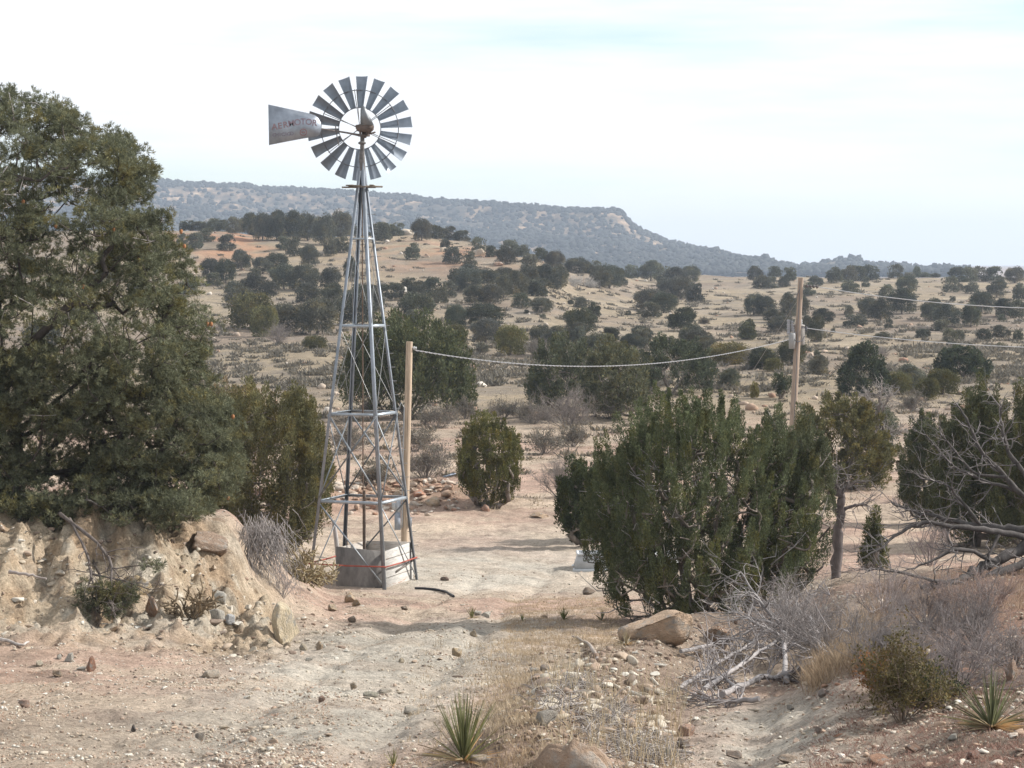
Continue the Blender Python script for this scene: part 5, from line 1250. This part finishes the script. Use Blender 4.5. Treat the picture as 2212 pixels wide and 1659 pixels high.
o = mb.build('boulder', M_ROCK, loc=sbp, color=(.38, .275, .20)); o.rotation_euler = (rad(-14), 0, rad(-8)); tag(o, 'reddish slab boulder with jagged pale top at the bottom edge', 'boulder')
rock(1175, 1570, 0 + 60, 34, 'flat grey rock behind the reddish slab boulder', GRY, 3)
rock(1042, 1660, 62, 26, 'pale flat stone touching the right side of the large yucca', (.50, .40, .31), 4)
rock(455, 1166, 120, 44, 'big reddish ledge rock jutting from the top of the bank', (.36, .265, .20), 623, big=True, depth=1.0, cat='boulder', name='boulder', Y=40.3, rz=.2, tilt=(0, .25))
rock(330, 1295, 34, 62, 'tilted reddish slab leaning out of the bank', (.42, .27, .18), 624, big=True, tilt=(0, -.35), cat='boulder', name='boulder', Y=37.1)
rock(290, 1235, 66, 44, 'tan block wedged in the middle of the bank', (.47, .36, .22), 625, big=True, cat='boulder', name='boulder', Y=37.6)
rk = [(462, 1352, 44, 30, 'white rock left of two below the dark cholla skeleton', WHT), (495, 1352, 34, 22, 'bluish white rock right of two below the dark cholla', (.52, .52, .52)), (472, 1300, 40, 30, 'chunky white rock behind the pair under the cholla', WHT),
 (198, 1452, 32, 30, 'reddish brown rock left of the track below the bank', REDB), (150, 1430, 24, 22, 'round white stone at the foot of the bank', WHT), (128, 1425, 16, 14, 'small white stone left of the round white one', WHT), (85, 1440, 24, 14, 'flat cream stone at the foot of the bank near the left edge', (.54, .47, .36)), (125, 1465, 30, 18, 'flat brown stone left of the reddish brown rock', (.40, .30, .21)),
 (450, 1466, 50, 20, 'long flat pale stone on the left side of the track', (.54, .46, .37)), (50, 1530, 34, 22, 'flat pinkish rock near the left edge of the track', (.46, .32, .25)), (984, 1418, 28, 22, 'rounded tan stone alone in the middle of the track', (.54, .42, .28)), (1024, 1376, 20, 13, 'small tan stone behind the rounded one on the track', (.50, .40, .28)), (866, 1432, 16, 12, 'small tan cube-like stone left of the rounded track stone', (.50, .42, .31)),
 (755, 1302, 38, 26, 'angular tan rock near the front windmill leg, largest of the group', (.50, .38, .26)), (770, 1310, 24, 16, 'wedge of tan rock right of the largest by the windmill leg', (.46, .36, .24)), (718, 1322, 30, 20, 'block of tan rock on the bank end left of the windmill', (.48, .38, .27)), (760, 1345, 26, 14, 'low brown stone at the end of the rock group by the windmill', BRN), (872, 1318, 18, 10, 'dark little stone on the dirt before the windmill', BRN),
 (620, 1400, 20, 14, 'small stone at the foot of the standing boulder', (.52, .42, .30)), (582, 1398, 18, 14, 'small stone left of the standing boulder foot', (.52, .45, .34)), (655, 1405, 22, 16, 'small stone right of the standing boulder foot', (.52, .44, .33)), (690, 1404, 20, 22, 'pointed tan stone two steps right of the standing boulder', (.50, .38, .26)), (665, 1430, 20, 9, 'flat white stone in front of the standing boulder', WHT),
 (762, 1490, 28, 20, 'tan stone in the lower middle of the track', (.47, .37, .26)), (803, 1508, 38, 13, 'flat grey-green slab stone beside the tan one in the track', (.42, .39, .31)), (695, 1518, 22, 16, 'pinkish stone in the lower left of the track', (.46, .31, .24)), (432, 1600, 28, 20, 'grey-brown stone on the lower left ground', (.36, .31, .26)), (287, 1583, 16, 14, 'little dark round stone on the lower left ground', (.15, .13, .12)), (890, 1545, 60, 20, 'broad flat pale slab behind the large yucca', (.52, .46, .38)),
 (830, 1500, 44, 14, 'long pale stone in the track right of the grey-green slab', (.50, .44, .36)), (1050, 1335, 34, 12, 'pale flat stone beside the small dull yucca', WHT), (1030, 1330, 24, 12, 'white stone left of the pale flat one by the yucca', WHT), (1180, 1452, 28, 18, 'dark grey stone on the left flank of the dirt mound', (.30, .25, .22)), (1155, 1455, 28, 12, 'low grey stone beside the dark grey one at the mound', GRY), (1178, 1335, 18, 9, 'small brown stone near the little yucca on the flat', (.34, .26, .19)),
 (1270, 1215 + 70, 36, 14, 'dark clod of dirt on the open flat in front of the trough', BRN), (962, 1255, 24, 10, 'dark clod of dirt right of the windmill foot', (.22, .16, .13)), (1048, 1105, 32, 18, 'reddish rock on the flat just in front of the egg-shaped juniper', (.40, .24, .17)), (1165, 1120, 50, 12, 'low tan bank stone on the flat right of the egg-shaped juniper', (.44, .32, .22)),
 (1690, 1425, 26, 26, 'brown cube-like rock beside the driftwood pile', (.27, .19, .15)), (1400, 1500, 36, 16, 'pale flat rock in the middle of the dirt mound', (.48, .41, .34)), (1485, 1590, 46, 30, 'pinkish rock on the right flank of the dirt mound', (.50, .33, .25)), (1475, 1618, 36, 22, 'dark rock below the pinkish one', (.22, .17, .14)), (1420, 1600, 26, 20, 'grey-white stone left of the pinkish rock', GRY), (1445, 1640, 30, 26, 'cream upright stone near the bottom edge right of the slab boulder', (.50, .45, .36)),
 (1780, 1505, 34, 20, 'grey rock on the right-hand track edge', (.34, .28, .25)), (1710, 1535, 20, 14, 'small pale stone in the right-hand track', GRY), (1770, 1590, 26, 18, 'brown pointed stone in the right-hand track', (.32, .24, .20)), (1900, 1420, 90, 46, 'dark mossy rock under the grey brush on the right bank', (.19, .165, .15)), (2150, 1415, 60, 30, 'rounded tan rock at the right edge above the yucca', (.42, .30, .23)), (1985, 1510, 50, 24, 'flat grey slab between autumn bush and yucca', GRY), (2190, 1470, 40, 40, 'leaning tan slab at the right edge', (.46, .32, .24)),
 (2060, 1600, 26, 14, 'white rounded stone left of the right-hand yucca', WHT), (1975, 1625, 50, 22, 'low brown rock at the lower right', (.36, .24, .18)), (1900, 1655, 80, 24, 'reddish flat rock at the bottom edge right', (.42, .25, .17)), (1590, 1640, 50, 22, 'pale ledge of rock at the bottom edge right of centre', (.46, .36, .29)), (2100, 1640, 40, 20, 'reddish rock under the right-hand yucca', (.38, .22, .17)), (1700, 1650, 60, 22, 'tan rock at the bottom edge under the right-hand track', (.44, .34, .26)),
 (620, 1078, 46, 24, 'reddish block on the berm left of the windmill', (.42, .25, .17)), (560, 1082, 50, 26, 'dark red block on the berm nearest the pine', (.34, .20, .15)), (870, 1045, 30, 16, 'tan block on the berm beside the short pole', (.50, .37, .25)), (905, 1075, 50, 18, 'red slab on the berm right of the short pole', (.44, .23, .15)), (860, 1075, 30, 16, 'cream block on the berm right of the windmill', (.52, .42, .31)), (690, 1075, 30, 16, 'red block on the berm behind the left windmill leg', (.40, .22, .15)), (935, 1095, 46, 22, 'tan boulders cluster stone at the right end of the berm', (.48, .36, .25)), (620, 1165, 50, 30, 'big reddish rock behind the cholla near the bank end', (.42, .25, .17)),
 (1033, 553, 40, 18, 'pale outcrop boulder near the hill skyline between junipers', (.48, .40, .31)), (870, 634, 26, 13, 'bright white boulder on the hillside beside a juniper', (.62, .58, .52)), (880, 508, 44, 16, 'pale rock outcrop on the skyline right of the windmill', (.50, .42, .33)), (445, 590 + 5, 30, 14, 'pale rock outcrop low on the slope right of the pine', (.46, .40, .33)), (960, 545, 36, 12, 'tan rock outcrop on the hill, left of the pale one', (.48, .38, .28)), (1075, 575, 40, 12, 'reddish rock outcrop on the hill below the skyline', (.42, .27, .19))]
for i, (u, v, w, h, lab, c) in enumerate(rk):
    rock(u, v, w, h, lab, c, seed=i * 3 + 1, rz=(i * 1.7) % 6.28, sink=.35)

# loose stones as ground litter (nobody could count them)
def litter(name, n, ulo, uhi, Ylo, Yhi, smin, smax, color, seed, label, dens=None, base=IC1, mat=None, flat=.6, powr=2.5):
    rg = np.random.default_rng(seed); Y = 1 / rg.uniform(1 / Yhi, 1 / Ylo, n); s = (rg.uniform(ulo, uhi, n) - UC) / F_PX; x = s * Y
    if dens is not None:
        k = rg.uniform(size=n) < dens(x, Y); x, Y = x[k], Y[k]
    n = len(x); sz = smin + (smax - smin) * rg.uniform(0, 1, n) ** powr
    P = np.stack([x, Y, hsample(x, Y) + sz * .12], -1)
    S = np.stack([sz * rg.uniform(.7, 1.4, n), sz * rg.uniform(.6, 1.1, n), sz * rg.uniform(.4, 1, n) * flat / .6], -1) * .5
    V, T = scatter_solids(P, S, base, .16, rg)
    o = obj(name, mesh(name, V, T, mat), color=color); return tag(o, label, 'stones', kind='stuff')
def isl_mat(name, stops, rough=.9):
    m, nt, bs = newmat(name); ge = N(nt, 'ShaderNodeNewGeometry')
    c = ramp(nt, ge.outputs['Random Per Island'], stops)
    nf = noise(nt, ge.outputs['Position'], 18, 4, .7); c = mixc(nt, 1.0, c, ramp(nt, nf, [(.3, g3(.75)), (.7, g3(1.2))]), 'MULTIPLY')
    nt.links.new(c, bs.inputs['Base Color']); bs.inputs['Roughness'].default_value = rough; return m
M_PEB = isl_mat('loose_stones', [(0, (.20, .16, .13)), (.2, (.34, .25, .19)), (.45, (.40, .34, .26)), (.78, (.46, .41, .34)), (1, (.56, .53, .47))])
M_HPEB = isl_mat('hill_stones', [(0, (.28, .16, .11)), (.35, (.36, .25, .18)), (.7, (.42, .34, .27)), (1, (.54, .49, .43))])
def inroad(x, Y): return .16 + .84 * sstep(-.1, .6, fbm(x, Y, 2.5, 51, 3))
litter('gravel', 52000, -60, 2300, 19, 60, .012, .05, (1, 1, 1), 70, 'small gravel strewn over the track and its banks', inroad, mat=M_PEB, powr=1.6, base=IC0)
litter('gravel', 6500, -60, 2300, 19, 60, .03, .13, (1, 1, 1), 71, 'loose stones and pebbles strewn over the track and its banks', inroad, mat=M_PEB, powr=3.5)
litter('rubble', 1500, -60, 760, 33.5, 46, .02, .15, (1, 1, 1), 72, 'pale rubble covering the left bank and its foot', lambda x, Y: .15 + .85 * np.exp(-((Y - 38.5) / 3.0) ** 2), mat=M_PEB, powr=2.2)
litter('rubble', 260, 1160, 1440, 22, 29, .08, .30, (1, 1, 1), 91, 'broken grey-tan rock lying on the dirt mound', mat=M_PEB, powr=1.6)
litter('rubble', 700, 1130, 1560, 20, 38, .03, .14, (1, 1, 1), 73, 'stones mixed into the brown dirt mound', mat=M_PEB)
M_CLOD = isl_mat('dirt_clods', [(0, (.15, .105, .08)), (.5, (.23, .165, .125)), (1, (.31, .24, .18))])
litter('clods', 2600, 1100, 1640, 20, 39, .02, .12, (1, 1, 1), 78, 'brown clods of earth covering the dirt mound', lambda x, Y: np.exp(-((x / Y - np.interp(Y, [21, 25, 30, 36], [.008, .024, .045, .075])) / .028) ** 2), mat=M_CLOD, base=IC0)
litter('rubble', 240, -60, 560, 36, 40.5, .06, .30, (1, 1, 1), 79, 'tan angular blocks stuck in the face of the bank', mat=M_PEB)
litter('rubble', 700, 1750, 2300, 16, 42, .02, .12, (1, 1, 1), 74, 'reddish and grey stones on the right slope', mat=M_HPEB)
litter('rubble', 1500, 540, 990, 74, 84, .08, .55, (1, 1, 1), 75, 'red and tan rocks heaped along the berm behind the windmill', lambda x, Y: np.exp(-((Y - 79) / 2.6) ** 2), mat=M_HPEB, powr=2)
def hillr(x, Y):
    s = x / Y
    return np.clip(.12 + np.exp(-(((s + .125) / .03) ** 2 + ((Y - 370) / 40) ** 2)) + .9 * np.exp(-(((s + .02) / .035) ** 2 + ((Y - 355) / 45) ** 2)), 0, 1)
litter('rubble', 6500, 380, 2300, 125, 520, .12, .8, (1, 1, 1), 76, 'scattered rocks over the far hillside', hillr, mat=M_HPEB, powr=3, base=IC0)

# grass and low ground cover
def grass(name, n, region, hmin, hmax, color, seed, label, per=9, lean=.45, mat=None, wd=.006, dens=None, spread=.05):
    rg = np.random.default_rng(seed); ulo, uhi, Ylo, Yhi = region
    Y = 1 / rg.uniform(1 / Yhi, 1 / Ylo, n); x = (rg.uniform(ulo, uhi, n) - UC) / F_PX * Y
    if dens is not None:
        k = rg.uniform(size=n) < dens(x, Y); x, Y = x[k], Y[k]
    n = len(x); x = np.repeat(x, per) + rg.normal(0, spread, n * per); Y = np.repeat(Y, per) + rg.normal(0, spread, n * per)
    hh = np.repeat(rg.uniform(hmin, hmax, n), per) * rg.uniform(.6, 1.2, n * per)
    P = np.stack([x, Y, hsample(x, Y) - .01], -1); D = rg.normal(0, lean, (n * per, 3)); D[:, 2] = 1
    V, Q = leaves(P, D, hh, wd * rg.uniform(.6, 1.4, n * per), rg)
    return tag(obj(name, mesh(name, V, Q, mat or M_GRASS), color=color), label, 'grass', kind='stuff')
def nogo(x, Y): return .15 + .85 * sstep(-.1, .5, fbm(x, Y, 2.2, 61, 3))
def edge_c(x, Y): return np.exp(-((x / Y - st(1120, 1500)[0]) / .014) ** 2) * .8 + .06
grass('dry_grass', 7500, (880, 1480, 20, 38), .04, .13, (.42, .335, .235), 81, 'dry straw grass along the centre edge of the track', 10, dens=edge_c)
grass('dry_grass', 9000, (-60, 2300, 19, 60), .02, .06, (.40, .30, .22), 82, 'thin short dry grass over the open ground', 8, .9, dens=nogo)
grass('dry_grass', 2600, (1090, 1340, 36, 52), .03, .09, (.43, .34, .24), 83, 'pale dry grass around the small yuccas', 10)
grass('dry_grass', 420, (1760, 1890, 24.5, 31), .12, .36, (.34, .26, .18), 84, 'long golden dry grass hanging over the right bank', 14, .5, wd=.008)
grass('dry_grass', 800, (1880, 2300, 30, 40), .05, .16, (.31, .225, .165), 85, 'golden dry grass under the fallen tree', 12, .5, wd=.008)
grass('dry_grass', 160, (1180, 1480, 20.5, 27), .25, .48, (.46, .38, .26), 86, 'tall thin dry grass stalks on the mound', 5, .22, wd=.006)
grass('dry_grass', 1500, (1750, 2300, 16, 26), .03, .09, (.27, .165, .13), 87, 'low reddish dry plants on the lower right slope', 14, 1.2)
grass('dry_grass', 1300, (-60, 700, 20, 31), .02, .06, (.45, .27, .19), 88, 'low reddish dry plants on the lower left ground', 14, 1.4, dens=nogo)
grass('dry_grass', 9000, (500, 2300, 76, 240), .06, .16, (.34, .28, .20), 89, 'dry grass tufts across the flats', 7, .7, wd=.03, spread=.12, dens=nogo)
grass('low_scrub', 500, (380, 2300, 88, 150), .12, .4, (.17, .15, .12), 92, 'small grey plants dotted over the near flats', 46, 1.0, wd=.07, spread=.2, mat=M_FAR)
grass('low_scrub', 5200, (380, 2300, 150, 510), .20, .62, (.16, .145, .12), 90, 'tiny grey-brown scrub plants dotted over the hillside', 40, 1.1, wd=.13, spread=.26, mat=M_FAR, dens=lambda x, Y: .35 + .65 * sstep(0, .5, fbm(x, Y, 20, 62, 3)))
# grey dead brush heap on the mound
mb = MB(); rg = np.random.default_rng(12); hb = hit(1260, 1570)
bc_ = [(1205, 1530, 30, 16), (1290, 1575, 34, 20), (1365, 1615, 36, 18), (1240, 1490, 26, 12), (1330, 1545, 20, 10), (1420, 1640, 30, 10)]
for k in range(1250):
    q_ = bc_[rg.integers(len(bc_))]; u = rg.normal(q_[0], q_[2]); v = rg.normal(q_[1], q_[3]); p = hit(u, v) + np.array([0, 0, rg.uniform(.0, .09)]) - hb
    d = unit(np.array([rg.normal(0, 1), rg.normal(0, .8), rg.normal(.1, .35)])); L = rg.uniform(.05, .22)
    mb.tube([p, p + d * L * .5 + rg.normal(0, .02, 3), p + d * L + rg.normal(0, .02, 3)], [.006, .005, .002], 3, cap=False)
tag(mb.build('brushwood', M_TWIG, loc=hb, color=(.29, .26, .24)), 'grey dead brushwood heaped over the dirt mound', 'brushwood', kind='stuff')
for i, pts_ in enumerate([[(1190, 1545), (1225, 1535), (1265, 1530)], [(1330, 1560), (1345, 1590), (1365, 1640)], [(1380, 1620), (1440, 1632), (1500, 1640)]]):
    q = [hit(*p) + np.array([0, 0, .05]) for p in pts_]
    ground_thing(q, [.022, .02, .013], 6, 'dead_stick', M_TWIG, ['curved grey stick lying on the left flank of the mound', 'dark stick running downhill through the brushwood', 'thick grey stick near the bottom edge right of the slab boulder'][i], 'stick', (.30, .27, .25))
# roots and sticks hanging on the bank face
limb_thing('dead_branch', at(200, 1130, 38.2), [([at(130, 1110, 38.3), at(210, 1170, 37.7), at(245, 1220, 37.2), at(235, 1290, 36.8), at(250, 1330, 36.4)], .03, .012), ([at(150, 1120, 38.2), at(190, 1200, 37.5), at(200, 1260, 37.0), at(215, 1310, 36.7)], .025, .010), ([at(200, 1240, 37.2), at(270, 1255, 37.0), at(330, 1275, 36.9)], .018, .006)], 'dark dead boughs hanging down the pale bank from the pine', 'branch', (.13, .11, .10), twig=20, seed=51)
limb_thing('dead_stick', at(40, 1245, 37.0), [([at(20, 1235, 36.9), at(60, 1242, 36.8), at(100, 1250, 36.7)], .03, .014)], 'short grey stick stuck in the bank face under the pine', 'stick', (.30, .26, .24), M_TWIG, seed=52)

# ------------------------------------------------------------------ sky, sun, air
SUN_EL, SUN_AZ = rad(35), rad(78)      # azimuth measured from straight ahead (+y) towards the right (+x)
w = bpy.data.worlds.new("World"); scn.world = w; w.use_nodes = True; nt = w.node_tree
bg = nt.nodes['Background']
sky = N(nt, 'ShaderNodeTexSky'); sky.sky_type = 'NISHITA'; sky.sun_disc = False; sky.sun_elevation = SUN_EL; sky.sun_rotation = SUN_AZ
sky.air_density = 1.0; sky.dust_density = 1.5; sky.altitude = 1800
tc = N(nt, 'ShaderNodeTexCoord'); mp = N(nt, 'ShaderNodeMapping'); mp.inputs['Scale'].default_value = (1.5, 1.5, 13.0); mp.inputs['Rotation'].default_value = (0, rad(4), 0)
nt.links.new(tc.outputs['Generated'], mp.inputs['Vector'])
nz = noise(nt, mp.outputs[0], 2.1, 5, .55)
cl = ramp(nt, nz, [(.36, g3(.28)), (.46, g3(.66)), (.56, g3(1.0))])
cloud = N(nt, 'ShaderNodeRGB'); cloud.outputs[0].default_value = (6.5, 6.6, 6.7, 1)
blue = mixc(nt, 1.0, sky.outputs[0], (.92, .98, .85), 'MULTIPLY')
sx = N(nt, 'ShaderNodeSeparateXYZ'); nt.links.new(tc.outputs['Generated'], sx.inputs[0])
hw = ramp(nt, sx.outputs[2], [(.0, g3(1)), (.018, g3(1)), (.05, g3(0))])
mx_ = N(nt, 'ShaderNodeMath', operation='MAXIMUM'); nt.links.new(cl, mx_.inputs[0]); nt.links.new(hw, mx_.inputs[1]); cl = mx_.outputs[0]
skyc = mixc(nt, cl, blue, cloud.outputs[0])
nt.links.new(skyc, bg.inputs['Color']); bg.inputs['Strength'].default_value = .12
sl = bpy.data.lights.new('sun', 'SUN'); sl.energy = 4.5; sl.angle = rad(2.0); sl.color = (1.0, .96, .90)
so = bpy.data.objects.new('sun', sl); col.objects.link(so)
sd = Vector((math.sin(SUN_AZ) * math.cos(SUN_EL), math.cos(SUN_AZ) * math.cos(SUN_EL), math.sin(SUN_EL)))
so.rotation_euler = sd.to_track_quat('Z', 'Y').to_euler(); so.location = (0, 0, 60)

hz = MB(); hz.box((0, 3100, -8), (6400, 6600, 240)); 
m = bpy.data.materials.new('haze_air'); m.use_nodes = True; nt = m.node_tree; nt.nodes.remove(nt.nodes['Principled BSDF'])
pv = N(nt, 'ShaderNodeVolumePrincipled'); pv.inputs['Color'].default_value = (.72, .83, 1.0, 1); pv.inputs['Density'].default_value = .00022; pv.inputs['Anisotropy'].default_value = .2
nt.links.new(pv.outputs[0], nt.nodes['Material Output'].inputs['Volume'])
tag(hz.build('haze', m), kind='stuff')

scn.view_settings.view_transform = 'Standard'; scn.view_settings.look = 'None'; scn.view_settings.gamma = 1; scn.view_settings.exposure = .58
scn.render.filter_size = 1.9
cy = scn.cycles; cy.use_denoising = True; cy.max_bounces = 4; cy.diffuse_bounces = 3; cy.glossy_bounces = 2; cy.transmission_bounces = 3; cy.volume_bounces = 0
cy.use_adaptive_sampling = True
